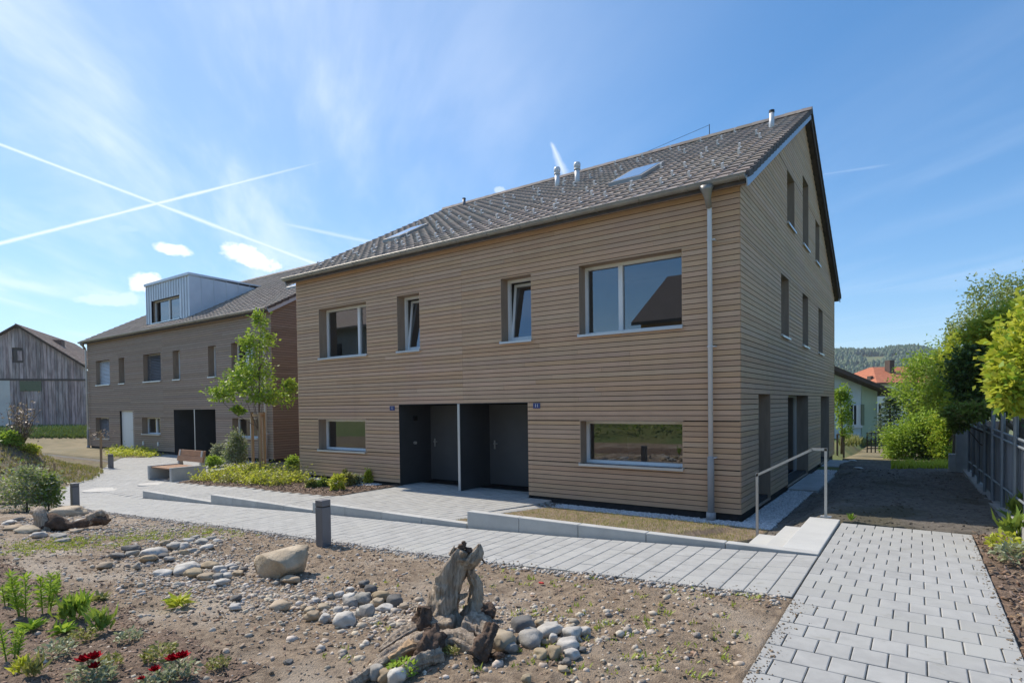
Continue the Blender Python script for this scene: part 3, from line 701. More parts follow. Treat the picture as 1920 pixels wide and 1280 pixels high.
    for xa, xb in ((x0-.03, x1+.0),):
        for (p0, p1) in zip(prof, prof[1:]):
            g.face((xa, gy_+p0[0], gz_+p0[1]), (xb, gy_+p0[0], gz_+p0[1]), (xb, gy_+p1[0], gz_+p1[1]), (xa, gy_+p1[0], gz_+p1[1]))
        g.face(*[(xb, gy_+q[0], gz_+q[1]) for q in prof]); g.face(*[(xa, gy_+q[0], gz_+q[1]) for q in prof[::-1]])
        g.tube([(xa, gy_-.078, gz_), (xb, gy_-.078, gz_)], .011, 6)
        g.box(xa, xb, gy_+.07, gy_+.085, gz_-.01, gz_+.05)
    gt = g.build('gutter', 'zinc_old', root); x = x0+.5
    while x < x1: MB().tube([(x, gy_+q[0]*1.06, gz_+q[1]*1.06) for q in prof], .008, 4).build('gutter_bracket', 'zinc_old', gt); x += .9
    sf = MB().box(x0+.05, x1-.02, y0-.18, y0+.02, 5.775, 5.79).build('soffit', 'lining', root)
    return rf, zr
def downpipe(root, x, y0, zb, z_stand):
    m = MB(); yy = y0-.095
    m.tube([(x, yy, zb+.1), (x, yy, 5.42), (x, yy-.015, 5.50), (x, yy-.12, 5.66)], .042, 12); dp = m.build('downpipe', 'zinc', root, True)
    MB().tube([(x, yy-.03, 5.46), (x, yy-.11, 5.62), (x, yy-.165, 5.74), (x, yy-.167, 5.80)], [.050, .058, .10, .125], 12).build('hopper', 'zinc_old', dp, True)
    MB().tube([(x, yy, zb), (x, yy, z_stand-.03), (x, yy, z_stand)], [.058, .058, .05], 12).build('standpipe', 'pvc', dp, True)
    MB().tube([(x, yy, zb-.02), (x, yy, zb+.11)], .084, 12).build('socket', 'pvc', dp, True)
    for z in (1.0, 3.0, 4.9): MB().tube([(x, yy, z-.012), (x, yy, z+.012)], .052, 12).box(x+.04, x+.09, yy-.01, yy+.1, z-.01, z+.01).build('pipe_clip', 'zinc', dp)

def vent(root, x, y, z, h, r, style):
    m = MB(); t = []
    if style == 'cowl':
        m.tube([(x, y, z-.15), (x, y, z+h*.62)], r, 12); m.tube([(x, y, z+h*.62), (x, y, z+h*.66)], r*1.35, 12)
        v = m.build('vent_pipe', 'zinc', root, True); MB().tube([(x, y, z+h*.66), (x, y, z+h*.72), (x, y, z+h*.86), (x, y, z+h*.96), (x, y, z+h)], [r*.7, r*1.25, r*1.45, r*1.1, r*.3], 12).build('cowl', 'zinc', v, True)
    else:
        v = m.tube([(x, y, z-.15), (x, y, z+h*.9)], r, 12).build('vent_pipe', 'zinc' if style == 'pipe' else 'anthracite', root, True)
        MB().tube([(x, y, z+h*.86), (x, y, z+h)], r*1.12, 12).build('cap', 'iron', v)
    return v
def skylight(rf, x0, x1, ya, yb, yE):
    z = lambda y, o: 5.80+SLOPE*(y-yE)+o
    m = MB().hexa([(x0, ya, z(ya, -.02)), (x1, ya, z(ya, -.02)), (x1, yb, z(yb, -.02)), (x0, yb, z(yb, -.02)), (x0, ya, z(ya, .13)), (x1, ya, z(ya, .13)), (x1, yb, z(yb, .13)), (x0, yb, z(yb, .13))])
    s_ = recalc(m.build('skylight', 'zinc_old', rf)); i = .07
    MB().face((x0+i, ya+i, z(ya+i, .137)), (x1-i, ya+i, z(ya+i, .137)), (x1-i, yb-i, z(yb-i, .137)), (x0+i, yb-i, z(yb-i, .137))).build('pane', 'skyglass', s_)
m_ = M('skyglass', (.03, .035, .04), rough=.03, spec=1.0); m_.node_tree.nodes['Principled BSDF'].inputs['Coat Weight'].default_value = 1.0

# ---- main house
X0, X1, Y0, WD = -12.85, 0.0, 0.0, 14.1
H1 = thing('timber_house', 'large brown timber-clad house with grey tiled roof and twin dark entrances', 'house', (-6.4, 7, 0))
F1 = Facade('front', 0.0); G1 = Facade('right', 0.0); LG = Facade('left', X0); BK = Facade('back', WD)
UPZ = (3.43, 4.855); LOZ = (.765, 1.645)
wins = [(-11.78, -9.73, *UPZ), (-8.54, -7.75, *UPZ), (-5.20, -4.39, *UPZ), (-3.20, -1.045, *UPZ), (-11.9, -9.86, *LOZ), (-3.20, -1.05, *LOZ)]
door = (-8.54, -4.51, -1, 2.042)
gw = [(4.49, 5.50, 6.26, 7.52), (6.78, 7.78, 6.26, 8.10), (9.15, 10.05, 6.26, 7.53), (3.72, 4.69, 3.52, 4.93), (6.73, 7.72, 3.52, 4.94), (9.81, 10.8, 3.52, 4.94)]
gd = [(1.39, 2.51, -.06, 2.156), (4.54, 7.70, -.06, 2.156), (10.31, 12.49, -.06, 2.156)]
objs = []
cladding(H1, F1, lambda z: (X0, X1-.010), 5.78, wins+[door], (-6.36,), objs)
gl = lambda z: (0, WD) if z < 5.86 else ((z-5.86)/SLOPE, WD-(z-5.86)/SLOPE)
cladding(H1, G1, lambda z: (gl(z)[0]+.010, gl(z)[1]), 9.6, gw+[(a, b, -1, d) for a, b, c, d in gd], (7.15,), objs)
board_objects(H1, objs, 300)
cladding(H1, LG, lambda z: (gl(z)[0]+.026, gl(z)[1]-.026), 9.6, [], (7.05,)); cladding(H1, BK, lambda z: (X0, X1), 5.78, [], (-6.3,))
MB().box(X0+.06, -8.56, .06, .30, -.6, .02).build('plinth', 'plinth', H1); MB().box(-4.49, -.06, .06, .30, -.6, .02).build('plinth', 'plinth', H1)
MB().box(-.30, -.06, .30, WD-.06, -.6, .02).build('plinth', 'plinth', H1); MB().box(X0+.06, -.06, WD-.3, WD-.06, -2, .02).build('plinth', 'plinth', H1); MB().box(X0+.06, X0+.3, .3, WD-.3, -.6, .02).build('plinth', 'plinth', H1)
for i, w in enumerate(wins):
    window(H1, F1, *w, mulls={0: (.70,), 3: (.375,)}.get(i, ()), tilt=i in (1, 2), fw=.06)
for w in gw: window(H1, G1, *w, fw=.05)
for i, w in enumerate(gd): window(H1, G1, w[0], w[1], w[2], w[3], mulls=(.45,) if i else (), dep=.30, sill=False, fw=.05, name='glazed_door', frame='alu' if i == 1 else 'lining')
def niche(root, x0, x1, y0, xp, dp, zt, dooredge):
    n = MB()
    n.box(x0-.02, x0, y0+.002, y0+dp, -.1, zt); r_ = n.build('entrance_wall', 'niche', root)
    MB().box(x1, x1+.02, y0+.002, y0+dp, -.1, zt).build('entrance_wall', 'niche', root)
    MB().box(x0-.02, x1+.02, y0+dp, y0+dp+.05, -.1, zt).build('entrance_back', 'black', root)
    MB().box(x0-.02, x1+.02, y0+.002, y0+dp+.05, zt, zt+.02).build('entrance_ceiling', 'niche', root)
    pt = MB().box(xp-.03, xp+.03, y0+.012, y0+dp, -.1, zt).build('partition', 'niche', root); MB().box(xp-.033, xp+.033, y0-.005, y0+.012, -.1, zt).build('edge_strip', 'alu', pt)
    for a, b in ((x0, xp-.03), (xp+.03, x1)):
        d = MB().box(a+.0, a+(b-a)*dooredge, y0+dp-.06, y0+dp-.002, -.02, zt-.03).build('door', 'niche_door', root)
        hx = a+.16
        MB().box(hx-.02, hx+.02, y0+dp-.072, y0+dp-.06, .88, 1.10).tube([(hx, y0+dp-.07, 1.02), (hx, y0+dp-.12, 1.02), (hx+.13, y0+dp-.12, 1.02)], .011, 6).build('handle', 'steel', d)
niche(H1, -8.54, -4.51, 0, -6.51, 1.25, 2.042, .87)
for a, b in ((-8.54, -6.54), (-6.48, -4.51)): MB().box(a+.02, b-.3, .7, 1.15, -.05, -.045).build('doormat', 'black', H1)
MB().tube([(-8.54, .55, 1.02), (-8.48, .55, 1.02)], .04, 10).build('door_bell', 'steel', H1); MB().box(-8.54, -8.46, .5, .6, 1.62, 1.74).build('lamp', 'black', H1)
def number_plate(x, z, txt, parent):
    p = MB().box(x-.09, x+.09, -.012, -.003, z-.058, z+.058).build('house_number', 'sign_blue', parent)
    cu = bpy.data.curves.new('digits', 'FONT'); cu.body = txt; cu.size = .10; cu.extrude = .001; cu.align_x = 'CENTER'; cu.align_y = 'CENTER'; cu.materials.append(MATS['white'])
    tmp = bpy.data.objects.new('digits', cu); C.objects.link(tmp); bpy.context.view_layer.update(); me = bpy.data.meshes.new_from_object(tmp); bpy.data.objects.remove(tmp)
    o = bpy.data.objects.new('digits', me); o.rotation_euler = (R(90), 0, 0); o.location = (x, -.0145, z); put(o, p)
number_plate(-4.27, 1.975, '11', H1); number_plate(-8.78, 1.955, '1', H1)
rf1, ZR = roof(H1, X0-.2, X1+.15, Y0, WD, 300)
downpipe(H1, -.50, 0, -.10, 1.02)
skylight(rf1, -3.44, -2.62, 1.95, 3.45, -.36); skylight(rf1, -11.2, -10.45, 2.0, 3.3, -.36)
zroof = lambda y: 5.80+SLOPE*(y+.36)
vent(rf1, -6.58, 4.95, zroof(4.95), .62, .075, 'cowl'); vent(rf1, -5.72, 4.65, zroof(4.65), .62, .075, 'cowl'); vent(rf1, -.50, 5.35, zroof(5.35), .46, .06, 'pipe')
vent(rf1, -11.66, 6.6, zroof(6.6), .30, .06, 'dark'); vent(rf1, -9.75, 7.4, zroof(6.3), .40, .07, 'cowl')
MB().tube([(-2.55, 7.05, ZR), (-2.55, 7.05, ZR+.42)], .012, 6).tube([(-2.55, 7.05, ZR+.40), (-4.6, 7.05, ZR+.10)], .006, 5).build('lightning_rod', 'iron', rf1)
for j, (yy, off, xe) in enumerate(((.62, 0, -12.6), (1.25, .3, -12.4), (2.05, 0, -12.2), (2.9, .2, -12), (3.75, 0, -12), (4.6, .25, -12), (5.5, .1, -12), (6.4, .3, -6))):
    x = -.45-off
    while x > xe:
        if not any(a-.1 < x < b+.1 and c-.1 < yy < d+.3 for a, b, c, d in ((-3.44, -2.62, 1.95, 3.45), (-11.2, -10.45, 2.0, 3.3))):
            inst('snow_guard', GUARD, (x+random.uniform(-.04, .04), yy, zroof(yy)+.055), rf1, (1.5, 1.2, 1.25), (SA, 0, 0))
        x -= .60 if yy < 1 else .9 if j % 2 else 1.2
for (a, b) in ((4.4, 7.8), (10.2, 12.6)): MB().box(.012, .66, a, b, -.3, -.085).build('threshold_slab', 'concrete2', H1, bevel=.008)

# ---- second house
A0, A1, B0 = -36.1, -18.1, 2.5
H2 = thing('timber_house', 'brown timber-clad house with metal roof dormer standing beyond the young tree', 'house', (-27, 9.5, 0))
F2 = Facade('front', B0); G2 = Facade('right', A1); L2 = Facade('left', A0); K2 = Facade('back', B0+WD)
UZ2 = (3.40, 4.74); LZ2 = (.80, 1.61)
w2 = [(-34.92, -33.1, *UZ2), (-31.97, -31.27, *UZ2), (-29.12, -27.27, *UZ2), (-26.07, -25.38, *UZ2), (-22.88, -22.22, *UZ2), (-21.0, -19.4, *UZ2), (-35.17, -33.4, .45, 1.6), (-29.44, -27.5, *LZ2), (-21.05, -19.17, *LZ2)]
n2 = (-26.11, -22.38, -1, 1.99); d2 = (-32.03, -30.46, -1, 1.96)
cladding(H2, F2, lambda z: (A0, A1-.01), 5.78, w2+[n2, d2], (-27.1,), mat='wood_far')
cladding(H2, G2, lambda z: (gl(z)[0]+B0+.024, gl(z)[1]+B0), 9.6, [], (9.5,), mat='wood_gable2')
cladding(H2, L2, lambda z: (gl(z)[0]+B0+.026, gl(z)[1]+B0-.026), 9.6, []); cladding(H2, K2, lambda z: (A0, A1), 5.78, [])
for a, b in ((A0+.06, -32.05), (-30.44, -26.13), (-22.36, A1-.06)): MB().box(a, b, B0+.06, B0+.3, -.6, .02).build('plinth', 'plinth', H2)
MB().box(A1-.3, A1-.06, B0+.3, B0+WD-.1, -.6, .02).build('plinth', 'plinth', H2); MB().box(A0+.06, A0+.3, B0+.3, B0+WD-.1, -.6, .02).build('plinth', 'plinth', H2)
for i, w in enumerate(w2): window(H2, F2, *w, mulls=(.5,) if i in (5, 6, 7, 8) else (), blind={0: 'blind', 2: 'anthracite', 6: 'anthracite'}.get(i))
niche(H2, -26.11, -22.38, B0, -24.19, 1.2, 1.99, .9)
dd = MB().box(-32.03, -30.46, B0+.10, B0+.16, -.06, 1.96).build('door', 'white', H2); MB().tube([(-30.66, B0+.1, .98), (-30.66, B0+.04, .98), (-30.80, B0+.04, .98)], .012, 6).build('handle', 'steel', dd)
for x in (-29.3, -27.7): MB().box(x-.05, x+.05, B0-.05, B0-.002, .24, .42).build('socket_box', 'white', H2)
rf2, _ = roof(H2, A0-.3, A1+.15, B0, WD, 0, hole=[(-30.15, -25.85, 3.0, 7.0)])
downpipe(H2, -18.45, B0, -.1, .9); downpipe(H2, -36.0, B0, -.1, .9)
z2 = lambda y: 5.80+SLOPE*(y-B0+.36)
# dormer: standing-seam metal box
DX0, DX1, DY, DZ = -30.25, -25.75, 3.2, 8.36; ye = B0-.36+(DZ-.12-5.80)/SLOPE
dw = (-29.7, -26.75, 6.42, 7.55)
FD = Facade('front', DY); m = MB()
for a, b, c, d in ((DX0, dw[0], 6.1, DZ), (dw[1], DX1, 6.1, DZ), (dw[0], dw[1], dw[3], DZ), (dw[0], dw[1], 6.1, dw[2])): FD.box(m, a, b, 0, .1, c, d)
m.face((DX1, DY+.1, z2(DY)-.1), (DX1, ye, DZ-.1), (DX1, DY+.1, DZ)).face((DX0, DY+.1, z2(DY)-.1), (DX0, ye, DZ-.1), (DX0, DY+.1, DZ))
m.hexa([(DX0-.06, DY-.08, DZ-.0), (DX1+.06, DY-.08, DZ), (DX1+.06, ye+.3, DZ+.0), (DX0-.06, ye+.3, DZ), (DX0-.06, DY-.08, DZ+.12), (DX1+.06, DY-.08, DZ+.12), (DX1+.06, ye+.3, DZ+.06), (DX0-.06, ye+.3, DZ+.06)])
M('zinc_blue', (.66, .69, .73), (.60, .63, .67), 1.5, .42, metal=.25)
dm = recalc(m.build('dormer', 'zinc_blue', H2)); x = DX0+.04
while x < DX1:
    for za, zb in ([(6.12, DZ-.01)] if not dw[0] < x < dw[1] else [(dw[3]+.02, DZ-.01)]): MB().box(x-.016, x+.016, DY-.03, DY-.001, za, zb).build('standing_seam', 'zinc_blue', dm)
    x += .262
y = DY+.55
while y < ye-.2: MB().box(DX1+.001, DX1+.024, y-.012, y+.012, z2(y)+.04, DZ-.001).build('standing_seam', 'zinc_blue', dm); y += .62
window(H2, FD, *dw, mulls=(.52,), dep=.18, name='window')
skylight(rf2, -20.2, -19.3, 4.6, 6.2, B0-.36); vent(rf2, -20.5, 8.6, z2(8.6), .5, .07, 'cowl'); vent(rf2, -19.5, 8.9, z2(8.9), .6, .10, 'cowl'); vent(rf2, -21.6, 9.2, z2(9.2), .4, .04, 'dark')

# ---- the house opposite, seen only as a reflection in the panes
H3 = thing('opposite_house', 'house with grey roof mirrored in the upper right window panes', 'house', (-5, -28, 1))
MB().box(-12, 4, -36, -24, 0, 7.2).build('wall', 'wood2', H3); m = MB()
for ya, yb in ((-23.4, -30), (-36.6, -30)): m.hexa([(-12.4, ya, 6.95), (4.4, ya, 6.95), (4.4, yb, 11), (-12.4, yb, 11), (-12.4, ya, 7.15), (4.4, ya, 7.15), (4.4, yb, 11.2), (-12.4, yb, 11.2)])
m.face((-12, -24, 7), (-12, -36, 7), (-12, -30, 10.9)); recalc(m.build('roof', 'verge', H3))
H4 = thing('opposite_house', 'pale rendered house mirrored in the upper left window panes', 'house', (-42, -30, 1)); MB().box(-56, -30, -38, -25, -1, 9.6).build('wall', 'room', H4); m = MB()
for ya, yb in ((-24.2, -31.5), (-38.8, -31.5)): m.hexa([(-56.5, ya, 9.3), (-29.5, ya, 9.3), (-29.5, yb, 13), (-56.5, yb, 13), (-56.5, ya, 9.5), (-29.5, ya, 9.5), (-29.5, yb, 13.2), (-56.5, yb, 13.2)])
recalc(m.build('roof', 'tile', H4)); [MB().box(x, x+1.3, -25.0, -24.9, zz, zz+1.5).build('window', 'black', H4) for x in (-50, -44, -38, -33) for zz in (3.6, 6.6)]
for x in (-10, -6.5, -3): MB().box(x, x+1.4, -24.02, -23.9, 4.4, 6.0).build('window', 'black', H3)
# ---------------------------------------------------------------- far background
hx = lambda px, w: at(px, 752, w)
def hill():
    V = []; F = []; nu, nv = 60, 14
    for j in range(nv):
        for i in range(nu):
            px = 1180+i*16; w = 260+j*55; q = hx(px, w); t = sm((w-330)/430)
            hgt = -8+(66+7*math.sin(i*.23+1)+3*math.sin(i*.61))*t*sm((px-1180)/260)*sm((2160-px)/200)
            V.append((q.x, q.y, hgt))
    F = [(j*nu+i, j*nu+i+1, (j+1)*nu+i+1, (j+1)*nu+i) for j in range(nv-1) for i in range(nu-1)]
    return kind(npmesh('hill', V, F, 'field', None, True), 'structure'), V
hl, HV = hill()
HVn = np.array(HV).reshape(14, 60, 3)
def hill_pts(n):
    out = []
    while len(out) < n:
        i, j = random.uniform(14, 46), random.uniform(3.4, 12.9); a, b = int(i), int(j); fi, fj = i-a, j-b
        p = HVn[b, a]*(1-fi)*(1-fj)+HVn[b, a+1]*fi*(1-fj)+HVn[b+1, a]*(1-fi)*fj+HVn[b+1, a+1]*fi*fj
        if p[2] < 9+5*fbm(i*.4, 0, 1, 2): continue
        if j < 7.5 and fbm(i*.25, j*.5, 1, 2) > .25: continue
        out.append((p[0], p[1], p[2]+3))
    return out
hp = hill_pts(9500)
stuff_label(pebbles('forest', hp, rng.uniform(1.0, 2.4, len(hp)), 'forest', None, 2.0), 'dark wooded ridge beyond the orange roof', 'forest')

def wbox(mb, p00, p10, p11, p01, z0, z1):               # upright prism on four ground points
    return mb.hexa([(p.x, p.y, z0) for p in (p00, p10, p11, p01)]+[(p.x, p.y, z1) for p in (p00, p10, p11, p01)])
UH = Vector((CR.x, CR.y, 0)).normalized(); VH = Vector((CF.x, CF.y, 0)).normalized()
class Frame:                                            # local frame: u to the right, v away, z up
    def __init__(s, o, yaw=0):
        c, n = math.cos(yaw), math.sin(yaw); s.o = Vector(o); s.u = UH*c+VH*n; s.v = VH*c-UH*n
    def P(s, u, v, z): q = s.o+s.u*u+s.v*v; return Vector((q.x, q.y, z))
    def box(s, mb, u0, u1, v0, v1, z0, z1): return mb.hexa([s.P(u0, v0, z0), s.P(u1, v0, z0), s.P(u1, v1, z0), s.P(u0, v1, z0), s.P(u0, v0, z1), s.P(u1, v0, z1), s.P(u1, v1, z1), s.P(u0, v1, z1)])
    def hexz(s, mb, q): return mb.hexa([s.P(*k) for k in q])

# ---- barn on the left
BW = 46.; bo = at(37, 752, BW); BF = Frame((bo.x, bo.y, 0), R(23)); zb = .55; bz = lambda py: at(37, py, BW).z
barn = thing('barn', 'weathered grey plank barn with pitched tile roof at the left edge', 'barn', (bo.x, bo.y, zb))
HW_ = 4.43; HRr, HRl = HW_, -5.0; zri, zea = bz(613)-.1, at(163, 690, 47.7).z-.1; zbm = bz(711)
zl = lambda u: zri+.115-(zri-zea)*abs(u)/HW_
m = MB(); u = HRl
bkm = MB(); BF.hexz(bkm, [(HRl, .08, zb-1), (HRr, .08, zb-1), (HRr, 14, zb-1), (HRl, 14, zb-1), (HRl, .08, zea-.1), (HRr, .08, zea-.1), (HRr, 14, zea-.1), (HRl, 14, zea-.1)])
bkm.face(BF.P(HRl, .08, zea-.1), BF.P(HRr, .08, zea-.1), BF.P(0, .08, zri-.2)); recalc(bkm.build('wall', 'barn_dark', barn))
while u < HRr-.02:
    wd = random.uniform(.16, .30); e = min(u+wd, HRr); d = random.uniform(0, .03)
    a = MB(); za, zb_ = zl(u+.01), zl(e-.01)
    BF.hexz(a, [(u+.008, -.01-d, zbm+.06), (e-.008, -.01-d, zbm+.06), (e-.008, .06, zbm+.06), (u+.008, .06, zbm+.06), (u+.008, -.01-d, za), (e-.008, -.01-d, zb_), (e-.008, .06, zb_), (u+.008, .06, za)])
    if not (-.35 < (u+e)/2 < .35): recalc(a.build('plank', 'barn_wood', barn))
    else:
        c1 = MB(); BF.hexz(c1, [(u+.008, -.02-d, bz(652)), (e-.008, -.02-d, bz(652)), (e-.008, .06, bz(652)), (u+.008, .06, bz(652)), (u+.008, -.02-d, za), (e-.008, -.02-d, zb_), (e-.008, .06, zb_), (u+.008, .06, za)]); recalc(c1.build('plank', 'barn_wood', barn))
        c1 = MB(); BF.box(c1, u+.008, e-.008, -.02-d, .06, zbm+.06, bz(680)); recalc(c1.build('plank', 'barn_wood', barn))
    if e > -.55:
        b = MB(); BF.box(b, u+.01, e-.01, .0-d*.5, .06, zb-.2, zbm-.10); recalc(b.build('plank', 'barn_wood', barn))
    u = e
b = MB(); BF.box(b, HRl, HRr+.05, -.06, .04, zbm-.09, zbm+.05); recalc(b.build('beam', 'barn_dark', barn))
b = MB(); BF.box(b, HRl, -.58, -.04, .05, zb-.3, zbm-.1); recalc(b.build('white_wall', 'plaster', barn))
b = MB(); BF.box(b, .05, 1.42, -.05, .05, bz(733), bz(714)); recalc(b.build('board_panel', 'shutter', barn)); 
b = MB(); BF.box(b, -.28, .32, -.05, .0, bz(679), bz(655)); h = recalc(b.build('hatch', 'barn_dark', barn)); b = MB(); BF.box(b, -.02, .26, -.07, -.052, bz(676), bz(658)); recalc(b.build('shutter', 'barn_wood', h))
rb = MB()
for sg in (1, -1):
    ue = 4.75*sg; zE = zri+.28-(zri-zea)*4.75/HW_
    BF.hexz(rb, [(0, -.35, zri+.12), (ue, -.35, zE-.16), (ue, 15, zE-.16), (0, 15, zri+.12), (0, -.35, zri+.28), (ue, -.35, zE), (ue, 15, zE), (0, 15, zri+.28)])
br = recalc(rb.build('roof', 'roof_brown', barn)); tl = MB(); n_ = 18
for k in range(n_):
    a0, a1 = 4.8*(1-k/n_), 4.8*(1-(k+1)/n_)-.05; zA = zri+.30-(zri-zea)*a0/HW_; zB = zri+.30-(zri-zea)*a1/HW_
    for j in range(34): BF.hexz(tl, [(a0, -.38+j*.45, zA-.02), (a0, -.38+j*.45+.43, zA-.02), (a1, -.38+j*.45+.43, zB-.02), (a1, -.38+j*.45, zB-.02), (a0, -.38+j*.45, zA+.05), (a0, -.38+j*.45+.43, zA+.05), (a1, -.38+j*.45+.43, zB+.01), (a1, -.38+j*.45, zB+.01)])
kind(recalc(tl.build('roof_tiles', 'barn_tile', br)), 'stuff')
b = MB(); BF.box(b, .9, 1.8, 4.0, 4.8, 5, bz(613)-.55); recalc(b.build('chimney', 'barn_tile', br))
fo = at(-30, 752, 62); FF_ = Frame((fo.x, fo.y, 0)); fh = thing('farmhouse', 'dark tiled roof edge showing behind the barn ridge at far left', 'house', (fo.x, fo.y, .5))
b = MB(); FF_.box(b, -8, 3.6, 0, 9, -1, 8.6); recalc(b.build('wall', 'plaster', fh)); b = MB(); FF_.hexz(b, [(-8.6, -.5, 8.5), (4.1, -.5, 8.5), (4.1, 9.5, 8.5), (-8.6, 9.5, 8.5), (-6, 4, 10.7), (2.2, 4, 10.7), (2.2, 5, 10.7), (-6, 5, 10.7)]); recalc(b.build('roof', 'roof_brown', fh))

# ---- pale house behind the gable end
PW = 34.; po = at(1643, 752, PW); PF = Frame((po.x, po.y, 0)); pz = lambda py, px=1600: at(px, py, PW).z; pu = lambda px: (px-1643)*PW/FPX
ph = thing('pale_house', 'pale blue house with brown roof and shuttered window behind the gable end', 'house', (po.x, po.y, -.6))
zA, zB = pz(702, 1565), pz(733, 1643); uL = pu(1480)
zAt = lambda u_: zB+(zA-zB)*u_/pu(1565)
m = MB(); PF.hexz(m, [(uL, 0, -2), (0, 0, -2), (0, 9, -2), (uL, 9, -2), (uL, 0, zAt(uL)), (0, 0, zB), (0, 9, zB), (uL, 9, zAt(uL))]); recalc(m.build('wall', 'plaster_blue', ph))
m = MB(); PF.hexz(m, [(pu(1615), -.05, -2), (.03, -.05, -2), (.03, .5, -2), (pu(1615), .5, -2), (pu(1615), -.05, zAt(pu(1615))-.02), (.03, -.05, zB-.02), (.03, .5, zB-.02), (pu(1615), .5, zAt(pu(1615))-.02)]); recalc(m.build('green_wall', 'plaster_green', ph))
m = MB(); u2 = pu(1668); PF.hexz(m, [(uL, -.8, zAt(uL)+.02), (u2, -.8, zAt(u2)+.02), (u2, 9.5, zAt(u2)+.02), (uL, 9.5, zAt(uL)+.02), (uL, -.8, zAt(uL)+.30), (u2, -.8, zAt(u2)+.24), (u2, 9.5, zAt(u2)+.24), (uL, 9.5, zAt(uL)+.30)]); pr = recalc(m.build('roof', 'roof_brown', ph))
m = MB(); PF.box(m, pu(1624), pu(1628), 3, 3.4, zB, zB+1.5); recalc(m.build('flue', 'iron', pr)); m = MB(); PF.box(m, pu(1566), pu(1573), 2, 2.5, zA, zA+2.0); recalc(m.build('chimney', 'concrete2', pr))
m = MB(); PF.box(m, pu(1592), pu(1605), -.06, .02, pz(795), pz(760)); wn = recalc(m.build('window', 'black', ph))
for a, b in ((1591, 1592.6), (1604.2, 1605.8), (1597.8, 1599)): m = MB(); PF.box(m, pu(a), pu(b), -.1, -.06, pz(796), pz(759)); recalc(m.build('window_bar', 'white', wn))
m = MB(); PF.box(m, pu(1589), pu(1615), -.12, .0, pz(802), pz(796)); recalc(m.build('sill', 'plaster', wn))
m = MB(); PF.box(m, pu(1606), pu(1612.5), -.08, .0, pz(796), pz(759)); recalc(m.build('shutter', 'plaster', wn)); m = MB(); PF.box(m, pu(1612.8), pu(1618), -.14, -.06, pz(797), pz(758)); recalc(m.build('shutter', 'shutter', wn))
MB().tube([PF.P(u2-.1, -.75, zAt(u2)), PF.P(u2-.15, -.7, zAt(u2)-.25), PF.P(.12, -.15, zAt(u2)-.45), PF.P(.10, -.12, -2)], .07, 8).build('downpipe', 'iron', ph)
# ---- white house with orange hipped roof
WW = 56.; wo_ = at(1645, 752, WW); WF = Frame((wo_.x, wo_.y, 0)); wu = lambda px: (px-1645)*WW/FPX; wz = lambda py: at(1680, py, WW).z
wh = thing('white_house', 'white house with orange hipped roof and brick chimney among the trees', 'house', (wo_.x, wo_.y, -2))
m = MB(); WF.box(m, 0, wu(1815), 0, 9, -5, wz(716)); recalc(m.build('wall', 'plaster', wh))
m = MB(); a0, a1 = -.35, wu(1815)+.4; zt = wz(683); ze_ = wz(717); rr = 2.2
WF.hexz(m, [(a0, -.5, ze_), (a1, -.5, ze_), (a1, 9.5, ze_), (a0, 9.5, ze_), (rr, 4.2, zt), (a1-2.2, 4.2, zt), (a1-2.2, 4.8, zt), (rr, 4.8, zt)]); wr = recalc(m.build('roof', 'roof_orange', wh))
m = MB(); WF.box(m, a0-.05, a1+.05, -.6, 9.6, ze_-.14, ze_-.005); recalc(m.build('eaves', 'roof_brown', wr))
m = MB(); WF.box(m, wu(1696), wu(1705), 2.2, 3.0, ze_, wz(672)); recalc(m.build('chimney', 'roof_brown', wr)); m = MB(); WF.box(m, wu(1647), wu(1652), 1.2, 1.8, ze_-.2, wz(703)); recalc(m.build('chimney', 'roof_brown', wr))
for a, b, c, d in ((1684, 1698, 724, 737), (1661, 1672, 738, 756), (1706, 1716, 757, 775)):
    m = MB(); WF.box(m, wu(a), wu(b), -.08, .02, wz(d), wz(c)); w_ = recalc(m.build('window', 'grey_shutter', wh)); m = MB(); WF.box(m, wu(a)+.12, wu(b)-.12, -.11, -.081, wz(d)+.1, wz(c)-.1); recalc(m.build('pane', 'skyglass', w_))
    m = MB(); WF.box(m, wu(b)+.02, wu(b)+.42, -.1, .0, wz(d), wz(c)); recalc(m.build('shutter', 'grey_shutter', w_))

# ---------------------------------------------------------------- fence on the right
fz = lambda y: itp(y, [-3, -1.1, 2.5, 9.7], [.42, .40, .10, .03])
fence = thing('fence', 'dark slatted boundary fence with galvanised posts along the shaded yard', 'fence', (3.65, 3, 0))
y = -2.4; k = 0
while y < 9.0:
    MB().box(3.70, 3.722+random.uniform(0, .008), y, y+.135, fz(y)+.12, 1.42+random.uniform(-.006, .006)).build('slat', 'fence_board', fence); y += .145
for i, y in enumerate((-1.82, -.37, 1.08, 2.53, 3.98, 5.43, 6.88, 8.33)):
    MB().tube([(3.65, y, fz(y)-.2), (3.65, y, 1.78)], .03, 8).build('post', 'fence_metal', fence)
for z in (1.46, 1.36): MB().tube([(3.655, -2.4, z), (3.655, 9.0, z)], .018, 6).build('rail', 'fence_metal', fence)
MB().tube([(3.655, -2.4, .72), (3.655, 9.0, .36)], .016, 6).build('rail', 'fence_metal', fence)
m = MB()
for a, b in zip(lin(-2.6, 9.0, 13), lin(-2.6, 9.0, 13)[1:]): m.hexa([(3.56, a, fz(a)-.4), (3.80, a, fz(a)-.4), (3.80, b, fz(b)-.4), (3.56, b, fz(b)-.4), (3.56, a, fz(a)+.08), (3.80, a, fz(a)+.08), (3.80, b, fz(b)+.08), (3.56, b, fz(b)+.08)])
recalc(m.build('footing', 'concrete2', fence))
wl = thing('garden_wall', 'short concrete wall closing off the far end of the shaded fence', 'wall', (3.5, 9.2, 0))
